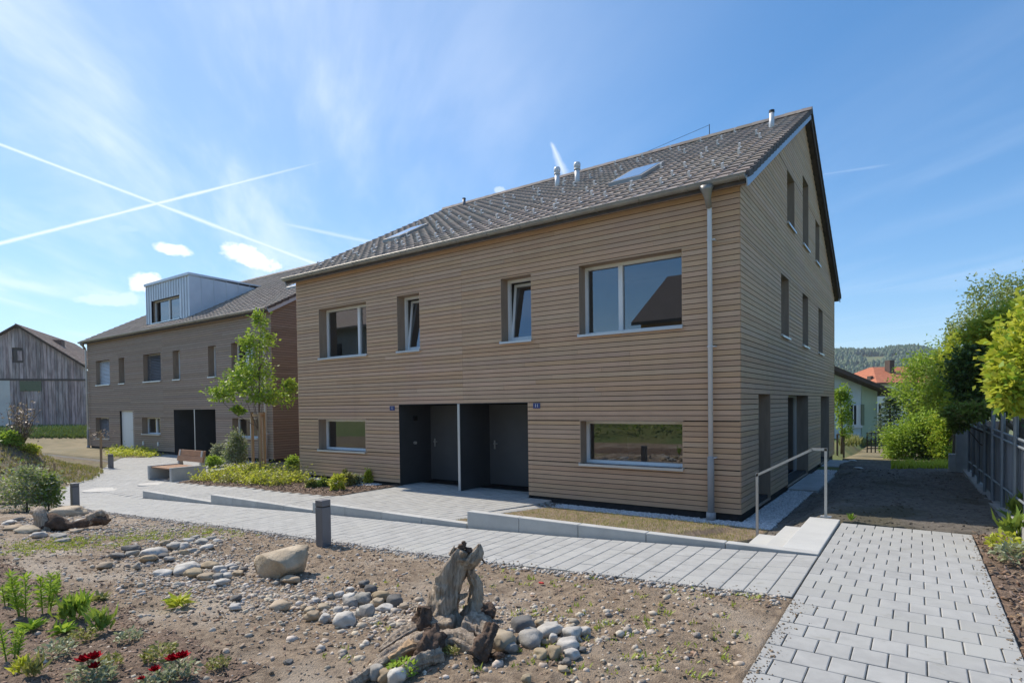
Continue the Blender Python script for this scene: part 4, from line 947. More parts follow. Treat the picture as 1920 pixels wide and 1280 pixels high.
MB().box(3.42, 3.86, 9.12, 9.42, -.4, 1.36).build('pillar', 'concrete2', wl, bevel=.01); MB().box(3.26, 3.42, 9.14, 9.40, -.4, .50).build('footing_block', 'concrete', wl, bevel=.01)
ow = thing('timber_screen', 'brown timber screen behind the fence, its top painted white as sun glints', 'screen', (4.4, 1, 0))
for i in range(22): MB().box(4.30, 4.33, -2.2+i*.3, -1.92+i*.3, .2, 1.60).build('plank', 'barn_dark', ow)
MB().box(4.22, 4.42, -2.3, 4.5, 1.60, 1.66).build('glint_strip', 'white', ow)  # white colour stands in for sun glints along the top
rg = thing('balcony_railing', 'black iron railing in front of the pale house', 'railing', tuple(at(1655, 835, 27)))
q0, q1 = at(1626, 812, 27), at(1664, 812, 27)
for z in (0, -.35, -.7): MB().bar(q0+Vector((0, 0, z)), q1+Vector((0, 0, z)), .05, .05).build('rail', 'iron', rg)
for t in range(6): a = q0.lerp(q1, t/5); MB().bar(a+Vector((0, 0, .04)), a-Vector((0, 0, 1.3)), .05, .05).build('post', 'iron', rg)

# ---------------------------------------------------------------- handrail, bollards, bench, manholes
hr = thing('handrail', 'slim steel handrail beside the three concrete steps', 'handrail', (1.0, -1.45, 0))
pA, pB = Vector((.57, -1.42, -.05)), Vector((1.49, -1.42, .34)); kn = Vector((1.32, -1.42, 1.305))
for p, zt in ((pA, .90), (pB, 1.305)): MB().box(p.x-.017, p.x+.017, p.y-.017, p.y+.017, p.z-.1, zt+.015).build('post', 'steel', hr)
MB().bar((pA.x-.02, pA.y, .88), kn, .034, .034).build('rail', 'steel', hr); MB().bar(kn-Vector((.012, 0, 0)), (pB.x+.02, pB.y, 1.305), .034, .034).build('rail', 'steel', hr)
MB().box(1.42, 1.56, -1.49, -1.35, .345, .356).build('base_plate', 'steel', hr)
def bollard(px, py, hpx, label, wd=.15):
    p, w = gp(px, py); h = hpx*w/FPX; b = thing('bollard', label, 'bollard', tuple(p), 'grey path bollards'); s_ = wd/2
    MB().box(p.x-s_, p.x+s_, p.y-s_, p.y+s_, p.z-.1, p.z+h*.84).build('post', 'anthracite', b, bevel=.006); MB().box(p.x-s_*.93, p.x+s_*.93, p.y-s_*.93, p.y+s_*.93, p.z+h*.84, p.z+h*.865).build('light_slot', 'iron', b)
    MB().box(p.x-s_, p.x+s_, p.y-s_, p.y+s_, p.z+h*.865, p.z+h).build('cap', 'anthracite', b, bevel=.006)
bollard(607, 1020, 84, 'square grey bollard at the path edge above the large tan boulder'); bollard(141, 948, 43, 'square grey bollard beside the leafy shrub and low tan rock'); bollard(208, 877, 26, 'small far grey bollard next to the thin sapling stake', .15)
bn = thing('bench', 'concrete bench with orange-brown wooden backrest on the plaza', 'bench', (-17.5, -1.3, -.25)); bz0 = gz(-17.5, -1.4)-.02
bx0, bx1, by0, by1 = -18.35, -16.72, -1.95, -.85
for a, b in ((bx0, bx0+.12), (bx1-.12, bx1)):
    MB().box(a, b, by0, by1, bz0, bz0+.46).build('side', 'concrete', bn, bevel=.01)
MB().box(bx0+.12, bx1-.12, by1-.14, by1, bz0, bz0+.40).build('back_panel', 'concrete2', bn)
for i in range(5): MB().box(bx0+.13, bx1-.13, by0+.06+i*.185, by0+.22+i*.185, bz0+.385, bz0+.425).build('seat_slat', 'bench_wood', bn)
for a in (bx0+.02, bx1-.14): MB().hexa([(a, by1-.16, bz0+.42), (a+.1, by1-.16, bz0+.42), (a+.1, by1-.02, bz0+.42), (a, by1-.02, bz0+.42), (a, by1-.08, bz0+.92), (a+.1, by1-.08, bz0+.92), (a+.1, by1+.02, bz0+.92), (a, by1+.02, bz0+.92)]).build('upright', 'concrete', bn)
for i in range(2): MB().hexa([(bx0-.04, by1-.15+i*.045, bz0+.55+i*.19), (bx1+.04, by1-.15+i*.045, bz0+.55+i*.19), (bx1+.04, by1-.09+i*.045, bz0+.55+i*.19), (bx0-.04, by1-.09+i*.045, bz0+.55+i*.19), (bx0-.04, by1-.11+i*.045, bz0+.73+i*.19), (bx1+.04, by1-.11+i*.045, bz0+.73+i*.19), (bx1+.04, by1-.05+i*.045, bz0+.73+i*.19), (bx0-.04, by1-.05+i*.045, bz0+.73+i*.19)]).build('backrest_board', 'bench_wood', bn)
def manhole(px, py, r, label):
    p, w = gp(px, py); o = MB().tube([(p.x, p.y, p.z-.05), (p.x, p.y, p.z+.012)], r, 28).build('manhole_cover', 'manhole'); tag(o, label, 'manhole cover')
manhole(194, 918, .52, 'pale round manhole cover on the plaza right of the left bollard'); manhole(286, 907, .40, 'smaller pale manhole cover in front of the bench')

# ---------------------------------------------------------------- vegetation
def leaves(name, pts, size, mat, parent, asp=.5, up=.5, out=None, fold=.12):
    n = len(pts); pts = np.asarray(pts, float); d = rng.normal(size=(n, 3)); d[:, 2] *= .6
    if out is not None: d = d*.8+out
    d /= np.linalg.norm(d, axis=1)[:, None]+1e-9; nn = rng.normal(size=(n, 3)); nn[:, 2] += up*2; sd = np.cross(d, nn); sd /= np.linalg.norm(sd, axis=1)[:, None]+1e-9; nr = np.cross(sd, d)
    s_ = (np.asarray(size)*rng.uniform(.7, 1.25, n))[:, None]
    v = np.stack([pts, pts+d*s_*.45+sd*s_*asp/2+nr*s_*fold, pts+d*s_-nr*s_*fold*.6, pts+d*s_*.45-sd*s_*asp/2+nr*s_*fold], 1)
    f = np.arange(4*n).reshape(n, 4)
    return npmesh(name, v.reshape(-1, 3), f, mat, parent)
def blob_pts(c, r, clumps, per, sp=.20, shell=.55):
    c = np.array(c); r = np.array(r); d = rng.normal(size=(clumps, 3)); d /= np.linalg.norm(d, axis=1)[:, None]
    rad = rng.uniform(shell, 1.0, clumps)**.8; cc = c+d*rad[:, None]*r
    pp = np.repeat(cc, per, 0)+rng.normal(size=(clumps*per, 3))*r*sp
    od = (pp-c)/r; return pp, od/(np.linalg.norm(od, axis=1)[:, None]+1e-9), cc
def pblob(px, py, rx, ry, w, dz=1.0): k = w/FPX; c = at(px, py, w); return (tuple(c), (rx*k, rx*k*dz, ry*k))
def tree(name, label, cat, base, blobs, mat, leaf=.09, clumps=40, per=26, tr=.10, group=None, asp=.55, up=.5, sp=.2, limbs=5, extra=None, tm='trunk', shell=.55, split=True):
    base = Vector(base); t = thing(name, label, cat, tuple(base), group); P_ = []; O_ = []; CC = []
    rmax = max(b[1][2] for b in blobs)
    for c, r in blobs:
        k = max(.35, (r[0]*r[2])/(blobs[0][1][0]*blobs[0][1][2])); a, o, cc = blob_pts(c, r, max(4, int(clumps*k)), per, sp, shell); P_.append(a); O_.append(o); CC.append(cc)
    P_ = np.concatenate(P_); O_ = np.concatenate(O_); CC = np.concatenate(CC)
    leaves('crown', P_, leaf, mat, t, asp, up, O_*.6)
    if extra: n = len(P_)//4; leaves('crown', P_[::4]+rng.normal(size=(len(P_[::4]), 3))*.03, leaf, extra, t, asp, up, O_[::4]*.6)
    topb = max(blobs, key=lambda b: b[0][2]); top_ = Vector(topb[0]); mid = base.lerp(top_, .5)+Vector((random.uniform(-.1, .1), random.uniform(-.1, .1), 0))*rmax
    pts = [base-Vector((0, 0, .1)), base.lerp(mid, .5), mid, mid.lerp(top_, .5), top_]
    tk = MB().tube(pts, [tr*1.25, tr, tr*.75, tr*.5, tr*.15], 8).build('trunk', tm, t, True)
    for i in range(limbs):
        e = Vector(CC[random.randrange(len(CC))]); s0 = base.lerp(top_, random.uniform(.3, .8)) if i else mid; s0 = pts[1].lerp(pts[3], random.random())
        MB().tube([s0, s0.lerp(e, .5)+Vector((0, 0, -.08*(e-s0).length)), e], [tr*.42, tr*.28, tr*.1], 6).build('branch', tm, tk, True)
    return t
def gbase(px, w): q = hx(px, w); return (q.x, q.y, gz(q.x, q.y))
# right side
tree('tree', 'tall pale green tree rising behind the dark tree at the right', 'tree', gbase(1870, 22), [pblob(1872, 560, 42, 44, 22), pblob(1835, 618, 38, 40, 22), pblob(1905, 600, 50, 55, 22), pblob(1872, 660, 60, 50, 22), pblob(1790, 640, 14, 34, 23), pblob(1925, 540, 34, 26, 22), pblob(1850, 720, 60, 40, 22), pblob(1775, 700, 26, 24, 22)], 'leaf_pale', .125, 50, 32, .16, None, .45, .3, .26, 8, 'leaf_mid')
tree('tree', 'dense dark green tree with sunlit top behind the fence', 'tree', (4.6, 6.2, 0), [pblob(1845, 700, 48, 60, 13), pblob(1895, 650, 50, 44, 13), pblob(1815, 700, 26, 38, 13), pblob(1905, 710, 52, 56, 12.6), pblob(1865, 748, 50, 26, 12.6)], 'leaf_dark', .10, 150, 34, .14, None, .55, .6, .24, 8, 'leaf_mid', shell=.3)
tree('tree', 'yellow-green foliage added as the sunlit upper edge of the dark tree', 'tree', gbase(1990, 10.6), [pblob(1884, 606, 40, 13, 10.6), pblob(1930, 594, 46, 18, 10.6), pblob(1965, 620, 60, 50, 10.8), pblob(1846, 626, 26, 9, 10.6), pblob(1912, 622, 40, 12, 10.4)], 'leaf_yellow', .10, 90, 24, .12, None, .5, .9, .32, 4, 'leaf_young')  # yellow leaf colour stands in for sunlight on the dark tree's top
tree('tree', 'bright yellow-green broad leaves hanging over the fence at right edge', 'tree', gbase(2120, 7.2), [pblob(1908, 705, 30, 46, 7.2), pblob(1938, 675, 42, 56, 7.2), pblob(1890, 728, 16, 26, 7.0), pblob(1990, 660, 70, 70, 7.4), pblob(2090, 600, 90, 90, 7.4)], 'leaf_yellow', .105, 80, 20, .10, None, .55, .2, .33, 6, 'leaf_young')
tree('large_shrub', 'loose pale green shrub between the orange roof and dark tree', 'shrub', gbase(1745, 24), [pblob(1740, 720, 48, 42, 24.0), pblob(1700, 755, 30, 34, 24.0), pblob(1770, 690, 36, 44, 23.0), pblob(1760, 760, 50, 36, 23.0), pblob(1790, 740, 30, 40, 22.0), pblob(1725, 685, 22, 20, 24.0), pblob(1805, 770, 30, 24, 20.0)], 'leaf_young', .115, 85, 34, .10, None, .5, .5, .30, 6, 'leaf_pale', shell=.3)
tree('shrub', 'tall loose yellow-green shrub reaching up to the dark tree', 'shrub', gbase(1790, 19), [pblob(1775, 700, 24, 42, 19), pblob(1795, 650, 16, 26, 19), pblob(1760, 740, 26, 26, 19), pblob(1800, 760, 26, 30, 18)], 'leaf_yellow', .12, 60, 22, .06, None, .5, .5, .22, 4, 'leaf_young')
tree('shrub', 'bright green rounded shrub standing left of the dark cleft', 'shrub', gbase(1706, 21.5), [pblob(1705, 828, 36, 40, 21.5), pblob(1680, 836, 20, 32, 21.5), pblob(1722, 806, 26, 28, 21.5), pblob(1745, 790, 26, 26, 21.5)], 'leaf_young', .095, 95, 34, .05, None, .55, .5, .27, 5, 'leaf_mid', shell=.3)
tree('shrub', 'bright green shrub between the dark cleft and the concrete wall', 'shrub', gbase(1768, 20.5), [pblob(1768, 838, 22, 34, 20.5), pblob(1782, 800, 22, 30, 20.5), pblob(1760, 800, 20, 24, 20.9), pblob(1800, 790, 16, 24, 19.9)], 'leaf_young', .095, 85, 34, .05, None, .55, .5, .27, 4, 'leaf_yellow', shell=.3)
tree('shrub', 'dark green shrub filling the cleft between two bright shrubs', 'shrub', gbase(1738, 21), [pblob(1738, 846, 17, 28, 21.0), pblob(1730, 826, 12, 18, 21.2)], 'leaf_dark', .08, 80, 20, .04, None, .55, .5, .18, 2, None, shell=.2)
tree('shrub', 'shrub trailing dark leaves over the far end of the fence', 'shrub', (4.35, 7.6, .0), [pblob(1812, 772, 30, 14, 11.6), pblob(1835, 772, 26, 12, 11.0), pblob(1800, 786, 16, 20, 12)], 'leaf_mid', .085, 60, 20, .04, None, .55, .5, .2, 2, 'leaf_olive')
# conifer and young tree by the pale house
cf = thing('conifer', 'small dark blue-green conifer in front of the white house', 'tree', gbase(1672, 24)); cb = Vector(gbase(1672, 24)); ctop = at(1668, 748, 24); pp = []; oo = []
for k in range(9):
    t_ = k/8; zc_ = at(1668, 812-64*t_, 24); rr_ = (26*(1-t_)+5)*24/FPX
    for a in range(9):
        an = a*.7+k*1.3; dv = Vector((math.cos(an), math.sin(an), -.18))
        for s_ in np.linspace(.15, 1, 9):
            for _ in range(3): pp.append(zc_+dv*rr_*s_+Vector((random.gauss(0, .05), random.gauss(0, .05), random.gauss(0, .04)))); oo.append(dv)
leaves('crown', [tuple(p) for p in pp], .14, 'leaf_blue', cf, .3, .8, np.array([tuple(o) for o in oo])*2); MB().tube([cb, ctop], [.08, .02], 6).build('trunk', 'trunk', cf)
yt = tree('young_tree', 'slender staked young tree right of the gable corner', 'tree', gbase(1578, 24), [pblob(1580, 765, 14, 36, 24), pblob(1584, 795, 12, 24, 24), pblob(1575, 735, 10, 14, 24)], 'leaf_young', .10, 50, 20, .04, None, .6, .4, .2, 3, 'leaf_mid')
for a in (1570, 1582): q = at(a, 814, 24); MB().bar((q.x, q.y, gz(q.x, q.y)-.2), q, .07, .07).build('stake', 'trunk', yt)
q0, q1 = at(1569, 814, 24), at(1583, 814, 24); MB().bar(q0, q1, .05, .06).build('crosspiece', 'trunk', yt)

# young tree with three stakes in the bed
tb, tw_ = gp(487, 884); TWd = tw_
yt = tree('young_tree', 'young maple-like tree tied to three wooden stakes between the houses', 'tree', tuple(tb), [pblob(478, 722, 38, 30, TWd), pblob(428, 738, 34, 15, TWd), pblob(528, 738, 30, 20, TWd), pblob(412, 735, 16, 8, TWd), pblob(545, 720, 10, 12, TWd), pblob(440, 715, 22, 12, TWd), pblob(478, 680, 30, 30, TWd), pblob(490, 640, 24, 22, TWd), pblob(488, 602, 13, 22, TWd), pblob(462, 640, 16, 14, TWd), pblob(500, 745, 26, 14, TWd), pblob(455, 700, 26, 14, TWd), pblob(447, 770, 9, 6, TWd)], 'leaf_young', .13, 46, 13, .035, None, .5, .25, .24, 12, 'leaf_mid', shell=.25)
zt_ = at(487, 778, TWd).z; ends = []
for px, py in ((475, 883), (490, 888), (497, 882)):
    q, w_ = gp(px, py); ends.append(q); MB().tube([(q.x, q.y, q.z-.2), (q.x, q.y, zt_+.1)], .05, 8).build('stake', 'stake', yt)
for a, b in ((0, 2), (0, 1), (1, 2)):
    A, B = ends[a], ends[b]; MB().bar((A.x, A.y, zt_), (B.x, B.y, zt_), .03, .08).build('crosspiece', 'stake', yt)

def shrub_px(px, py, wpx, hpx, label, mat, leaf=.07, dens=60, extra=None, name='shrub', cat='shrub', group=None, shell=.2, asp=.5):
    p, w = gp(px, py); k = w/FPX; h = hpx*k; r = wpx*k/2
    bl = [((p.x, p.y, p.z+h*.55), (r*.8, r*.8, h*.45)), ((p.x-UH.x*r*.4, p.y-UH.y*r*.4, p.z+h*.4), (r*.55, r*.55, h*.38)), ((p.x+UH.x*r*.4, p.y+UH.y*r*.4, p.z+h*.45), (r*.55, r*.55, h*.4)), ((p.x, p.y, p.z+h*.82), (r*.35, r*.35, h*.2))]
    return tree(name, label, cat, tuple(p), bl, mat, leaf, dens, 16, max(.012, h*.02), group, asp, .5, .2, 4, extra, shell=shell)
shrub_px(443, 880, 46, 72, 'grey-green upright shrub left of the staked young tree', 'leaf_grey', .085, 70, 'leaf_mid')
shrub_px(412, 866, 30, 34, 'low grey-green shrub beside the dark entrance of the far house', 'leaf_grey', .085, 40)
shrub_px(540, 862, 36, 74, 'thin bamboo-like shrub in the gap between the houses', 'leaf_mid', .12, 26, 'leaf_olive', asp=.25)
shrub_px(400, 876, 40, 22, 'small fresh green shrub behind the bench end', 'leaf_young', .08, 40)
shrub_px(550, 880, 30, 26, 'low fresh green shrub at the left corner of the large house', 'leaf_young', .08, 40)
shrub_px(50, 958, 120, 86, 'large leafy cream-and-green shrub at the left edge', 'leaf_grey', .075, 60, 'leaf_young', shell=.1)
shrub_px(92, 955, 50, 66, 'leafy green shrub wrapped round a thin stake near the bollard', 'leaf_mid', .075, 50, 'leaf_grey')
sp_ = gp(104, 945)[0]; tag(MB().tube([(sp_.x, sp_.y, sp_.z-.1), (sp_.x+.02, sp_.y, sp_.z+1.05)], .025, 7).build('plant_stake', 'stake'), 'thin wooden stake inside the leafy shrub at left', 'stake')
sp_, w_ = gp(190, 876); sap = thing('sapling', 'thin bare sapling on a pale stake beside the far bollard', 'sapling', tuple(sp_)); MB().tube([(sp_.x, sp_.y, sp_.z-.1), at(189, 818, w_)], .045, 7).build('stake', 'stake', sap)
leaves('crown', [tuple(at(190+random.gauss(0, 9), 814+random.gauss(0, 4), w_+random.gauss(0, .15))) for _ in range(90)], .09, 'leaf_twig', sap)
sp_, w_ = gp(40, 838); tw = thing('twiggy_shrub', 'bare twiggy shrub on the mound in front of the barn', 'shrub', tuple(sp_))
for i in range(26):
    e = at(40+random.gauss(0, 18), 775+random.gauss(0, 18), w_+random.gauss(0, .5)); MB().tube([sp_, sp_.lerp(e, .5)+Vector((random.gauss(0, .1), random.gauss(0, .1), .1)), e], [.02, .013, .006], 5).build('twig', 'trunk', tw)
leaves('foliage', [tuple(at(40+random.gauss(0, 15), 785+random.gauss(0, 16), w_+random.gauss(0, .4))) for _ in range(380)], .10, 'leaf_twig', tw)
shrub_px(20, 835, 40, 26, 'bright green plant on top of the left mound', 'leaf_young', .12, 34); shrub_px(55, 850, 36, 16, 'low yellow-green plant on the slope of the left mound', 'leaf_yellow', .10, 26, None, 'plant', 'plant')

# ground cover and grass
def tufts(name, spots, hmin, hmax, blades, mat, parent=None, wd=.012, lean=.5):
    V = []; n = 0
    for (x, y, z) in spots:
        for _ in range(blades):
            a = random.uniform(0, 6.28); h = random.uniform(hmin, hmax); l = random.uniform(.1, lean)*h; dx, dy = math.cos(a), math.sin(a); b = (x+random.gauss(0, .02), y+random.gauss(0, .02), z-.01); px_, py_ = -dy*wd/2, dx*wd/2
            V += [(b[0]-px_, b[1]-py_, b[2]), (b[0]+px_, b[1]+py_, b[2]), (b[0]+dx*l*.5+px_*.7, b[1]+dy*l*.5+py_*.7, b[2]+h*.6), (b[0]+dx*l, b[1]+dy*l, b[2]+h)]
    return kind(npmesh(name, V, np.arange(len(V)).reshape(-1, 4), mat, parent), 'stuff')
p = scatter(2600, -3.6, .58, -3.6, -.57, lambda x, y: gz(x, y))
stuff_label(tufts('lawn_grass', p, .02, .05, 3, 'dry_blade', None, .006, .9), 'sparse dry grass of the strip lawn above the kerb', 'grass')
p = scatter(900, -3.6, .58, -3.6, -.57, lambda x, y: gz(x, y))
stuff_label(tufts('lawn_shoots', p, .03, .06, 3, 'grass_blade', None, .006, .7), 'green shoots in the dry strip lawn above the kerb', 'grass')
def bed_ok(x, y): return y > -1.95 and (x < -12.2 or y < -.75)
pts = []; out_ = []
for _ in range(420):
    while True:
        x, y = random.uniform(-16.1, -11.6), random.uniform(-1.75, .4)
        if y < 0 or x < -13: break
    if x > -13 and y > -.5 and random.random() < .8: continue
    h = random.uniform(.12, .34); c = (x, y, gz(x, y)+h*.5)
    for _ in range(26): pts.append((c[0]+random.gauss(0, .10), c[1]+random.gauss(0, .10), c[2]+random.gauss(0, h*.35)))
i_ = int(len(pts)*.62)
stuff_label(kind(leaves('ground_cover', pts[:i_], .085, 'leaf_yellow', None, .5, .6), 'stuff'), 'yellow-green ground cover plants under the staked young tree', 'ground cover')
stuff_label(kind(leaves('ground_cover', pts[i_:], .085, 'leaf_olive', None, .5, .6), 'stuff'), 'olive ground cover plants under the staked young tree', 'ground cover')
pts = []
for _ in range(150):
    p_, w_ = gp(random.uniform(208, 288), random.uniform(846, 857)); h = random.uniform(.15, .4)
    for _ in range(16): pts.append((p_.x+random.gauss(0, .14), p_.y+random.gauss(0, .14), p_.z+h*.5+random.gauss(0, h*.3)))
stuff_label(kind(leaves('ground_cover', pts, .11, 'leaf_yellow', None, .5, .6), 'stuff'), 'low yellow-green plants along the wall of the far timber house', 'ground cover')
for k, (px, py, wd_, h_, mt) in enumerate(((585, 915, 24, 16, 'grass_blade'), (606, 914, 22, 16, 'leaf_mid'), (632, 920, 34, 32, 'leaf_yellow'), (655, 912, 26, 24, 'leaf_olive'), (668, 910, 18, 22, 'leaf_grey'), (690, 908, 16, 26, 'leaf_yellow'), (648, 905, 8, 24, 'leaf_olive'))):
    lb = ('narrow-leaved clump at the left end of the small front bed', 'dark green clump beside the narrow-leaved clump in the small bed', 'large bright yellow-green clump in the small front bed', 'olive clump right of the large bright clump in the small bed', 'grey-leaved plant in the small bed by the entrance', 'bright yellow-green plant nearest the dark entrance', 'thin olive stem rising behind the large bright clump')[k]
    shrub_px(px, py, wd_, h_, lb, mt, .07, 22, None, 'plant', 'plant', 'plants in the small front bed')

def plant(px, py, hpx, kind_, label, mat, group='plants in the near left corner'):
    p, w = gp(px, py); h = hpx*w/FPX; t = thing('plant', label, 'plant', tuple(p), group); P_ = []; O_ = []; stems = MB()
    if kind_ == 'whorl':
        for s_ in range(3):
            a = random.uniform(0, 6.28); tp = p+Vector((math.cos(a)*h*.22, math.sin(a)*h*.22, h*random.uniform(.55, 1))); b = p+Vector((math.cos(a), math.sin(a), 0))*h*.10
            stems.tube([b-Vector((0, 0, .03)), b.lerp(tp, .5), tp], [.006, .005, .002], 5)
            for q in np.linspace(.15, 1, 15):
                c = b.lerp(tp, q)
                for j in range(5): an = j*1.257+q*11; P_.append(tuple(c)); O_.append((math.cos(an)*2.2, math.sin(an)*2.2, 1.0+q))
        lf = leaves('foliage', P_, h*.17, mat, t, .24, .6, np.array(O_))
    elif kind_ == 'strap':
        for j in range(64): an = random.uniform(0, 6.28); P_.append((p.x+random.gauss(0, h*.12), p.y+random.gauss(0, h*.12), p.z+random.uniform(0, h*.45))); O_.append((math.cos(an)*.9, math.sin(an)*.9, random.uniform(.8, 2.4)))
        lf = leaves('foliage', P_, h*.55, mat, t, .2, .3, np.array(O_)*1.6)
    elif kind_ == 'bush':
        for j in range(150): an = random.uniform(0, 6.28); r_ = random.random()**.6*h*.9; P_.append((p.x+math.cos(an)*r_, p.y+math.sin(an)*r_, p.z+random.uniform(.1, 1)*h*(1-.5*r_/h))); O_.append((math.cos(an)*.6, math.sin(an)*.6, .6))
        lf = leaves('foliage', P_, h*.34, mat, t, .5, .7, np.array(O_))
    else:
        for j in range(40): an = random.uniform(0, 6.28); P_.append((p.x+random.gauss(0, h*.1), p.y+random.gauss(0, h*.1), p.z+random.uniform(0, h*.2))); O_.append((math.cos(an)*1.8, math.sin(an)*1.8, random.uniform(.3, 1.5)))
        lf = leaves('foliage', P_, h*1.0, mat, t, .28, .5, np.array(O_)*1.4)
    if stems.f: stems.build('stem', 'leaf_mid', t)
    return t, p, w, h
PL = [(48, 1152, 92, 'whorl', 'tall bright whorled plant, tallest in the near left corner', 'leaf_young'), (82, 1150, 84, 'whorl', 'bright whorled plant right of the tallest one', 'leaf_young'), (14, 1132, 56, 'whorl', 'whorled plant cut by the left picture edge', 'leaf_young'), (100, 1118, 46, 'whorl', 'small whorled plant behind the two tall ones', 'leaf_young'),
      (127, 1164, 58, 'strap', 'green strap-leaved clump right of the tall whorled plants', 'leaf_mid'), (152, 1160, 62, 'strap', 'brighter strap-leaved clump beside the first strap-leaved clump', 'leaf_young'), (188, 1186, 60, 'strap', 'thin upright dark clump farthest right of the strap-leaved ones', 'leaf_mid'),
      (60, 1180, 26, 'rosette', 'flat bright rosette at the foot of the tall whorled plant', 'leaf_young'), (118, 1186, 26, 'rosette', 'flat bright rosette below the strap-leaved clumps', 'leaf_young'), (152, 1202, 26, 'bush', 'low olive plant left of the grey seedling', 'leaf_olive'), (22, 1236, 76, 'whorl', 'broad bright plant at the lower left edge', 'leaf_young'), (40, 1262, 40, 'strap', 'yellowish strap-leaved clump at the lower left edge', 'leaf_yellow'),
      (106, 1228, 32, 'bush', 'grey-green seedling in the mulch above the grassy tuft', 'leaf_grey'), (66, 1270, 46, 'strap', 'olive grassy tuft left of the red flowers', 'leaf_olive'), (300, 1236, 34, 'bush', 'compact olive-green cushion right of the red flowers', 'leaf_olive'), (242, 1200, 24, 'bush', 'small grey-green plant in the middle of the mulch', 'leaf_grey'), (334, 1136, 30, 'rosette', 'yellowish sedge tuft on bare soil below the stone run', 'leaf_yellow'), (408, 1252, 22, 'bush', 'small olive plant right of the compact cushion', 'leaf_olive'), (205, 1250, 24, 'bush', 'small yellow-green plant just above the red flowers', 'leaf_olive'), (190, 1125, 20, 'rosette', 'sparse rosette at the upper edge of the mulch', 'leaf_olive')]
for a in PL: plant(*a)
FL = [(168, 1276, 38, 'big double-headed red flower near the lower left'), (186, 1280, 30, 'small dark red flower beside the big red one'), (298, 1284, 28, 'lower red flower of the right-hand pair'), (334, 1272, 36, 'upper red flower of the right-hand pair'), (270, 1290, 18, 'tiny red flower left of the right-hand pair')]
for px, py, hp_, lb in FL:
    t, p, w, h = plant(px, py, hp_, 'bush', lb, 'leaf_grey', 'red flowers'); t.name = 'red_flower'; t['category'] = 'flower'
    for j in range(2 if hp_ > 30 else 1):
        c = Vector((p.x+(j-.5)*h*.5*UH.x, p.y+(j-.5)*h*.5*UH.y, p.z+h*(.95+.12*j))); m = MB()
        for k in range(12):
            an = k*1.05+(.5 if k > 5 else 0); inn = k > 5; d1 = Vector((math.cos(an), math.sin(an), 0)); s_ = Vector((-d1.y, d1.x, 0)); r_ = h*(.30 if inn else .42); up_ = 1.5 if inn else .75
            m.face(c, c+d1*r_*.55+s_*r_*.5+Vector((0, 0, r_*.45*up_)), c+d1*r_*(.7 if inn else 1)+Vector((0, 0, r_*.9*up_)), c+d1*r_*.55-s_*r_*.5+Vector((0, 0, r_*.45*up_)))
        m.build('petals', 'flower_red', t)
for px, py, hp_, kd, lb, mt in ((1900, 1010, 62, 'strap', 'spiky dark plant below the fence at the right edge', 'leaf_mid'), (1890, 1030, 34, 'bush', 'yellow-green leafy plant at the right edge', 'leaf_yellow'), (1902, 1055, 40, 'bush', 'pale green low plant at the right edge, nearest the path', 'leaf_grey'), (1915, 985, 70, 'strap', 'tall narrow-leaved plant against the fence at the right edge', 'leaf_mid'), (1596, 976, 16, 'strap', 'single yellow-green weed at the top end of the paved path', 'leaf_young')):
    plant(px, py, hp_, kd, lb, mt, 'plants along the right edge')
# dry growth on the mound
sp = [q for q in scatter(5200, -36, -19.5, -9.5, -1.5, lambda x, y: gz(x, y)+.03, lambda x, y: .07 < mound(x, y))]
stuff_label(tufts('mound_grass', sp[:4200], .04, .13, 5, 'dry_blade', None, .02, 1.0), 'dry straw and sprouts covering the earth mound at left', 'grass')
stuff_label(tufts('mound_weeds', sp[4200:], .05, .16, 6, 'leaf_olive', None, .03, .9), 'olive weeds on the earth mound at left', 'weeds')
# weeds on the soil
sp = []
for _ in range(150):
    p_, w_ = gp(random.choice((random.uniform(950, 1450), random.uniform(600, 1450))), random.uniform(1060, 1270))
    if p_.x < 1.6 and p_.y < -5.45: sp.append((p_.x, p_.y, p_.z))
for _ in range(520):
    u_ = random.random(); p_, w_ = gp(20+430*u_+random.gauss(0, 20), 1028-38*u_+random.gauss(0, 7))
    if p_.y < -5.5: sp.append((p_.x, p_.y, p_.z))
stuff_label(tufts('weeds', sp, .012, .038, 7, 'weed', None, .014, 1.6), 'tiny yellow-green weeds sprouting over the garden soil', 'weeds')
sp = [tuple(gp(random.uniform(1672, 1795), random.uniform(868, 878))[0]) for _ in range(260)]
stuff_label(tufts('bank_grass', sp, .08, .22, 6, 'leaf_yellow', None, .03, .7), 'sunlit grass strip in front of the right-hand shrubs', 'grass')
sp = [tuple(gp(random.uniform(1575, 1665), random.uniform(826, 836))[0]) for _ in range(160)]
stuff_label(tufts('verge_plants', sp, .2, .5, 6, 'leaf_olive', None, .06, .6), 'strip of wild plants in front of the pale house', 'plants')
sp = [tuple(gp(random.uniform(-5, 168), random.uniform(800, 822))[0]) for _ in range(1500)]
stuff_label(tufts('bank_grass', sp, .12, .35, 6, 'leaf_dark', None, .05, .7), 'green grass strip at the foot of the barn', 'grass')

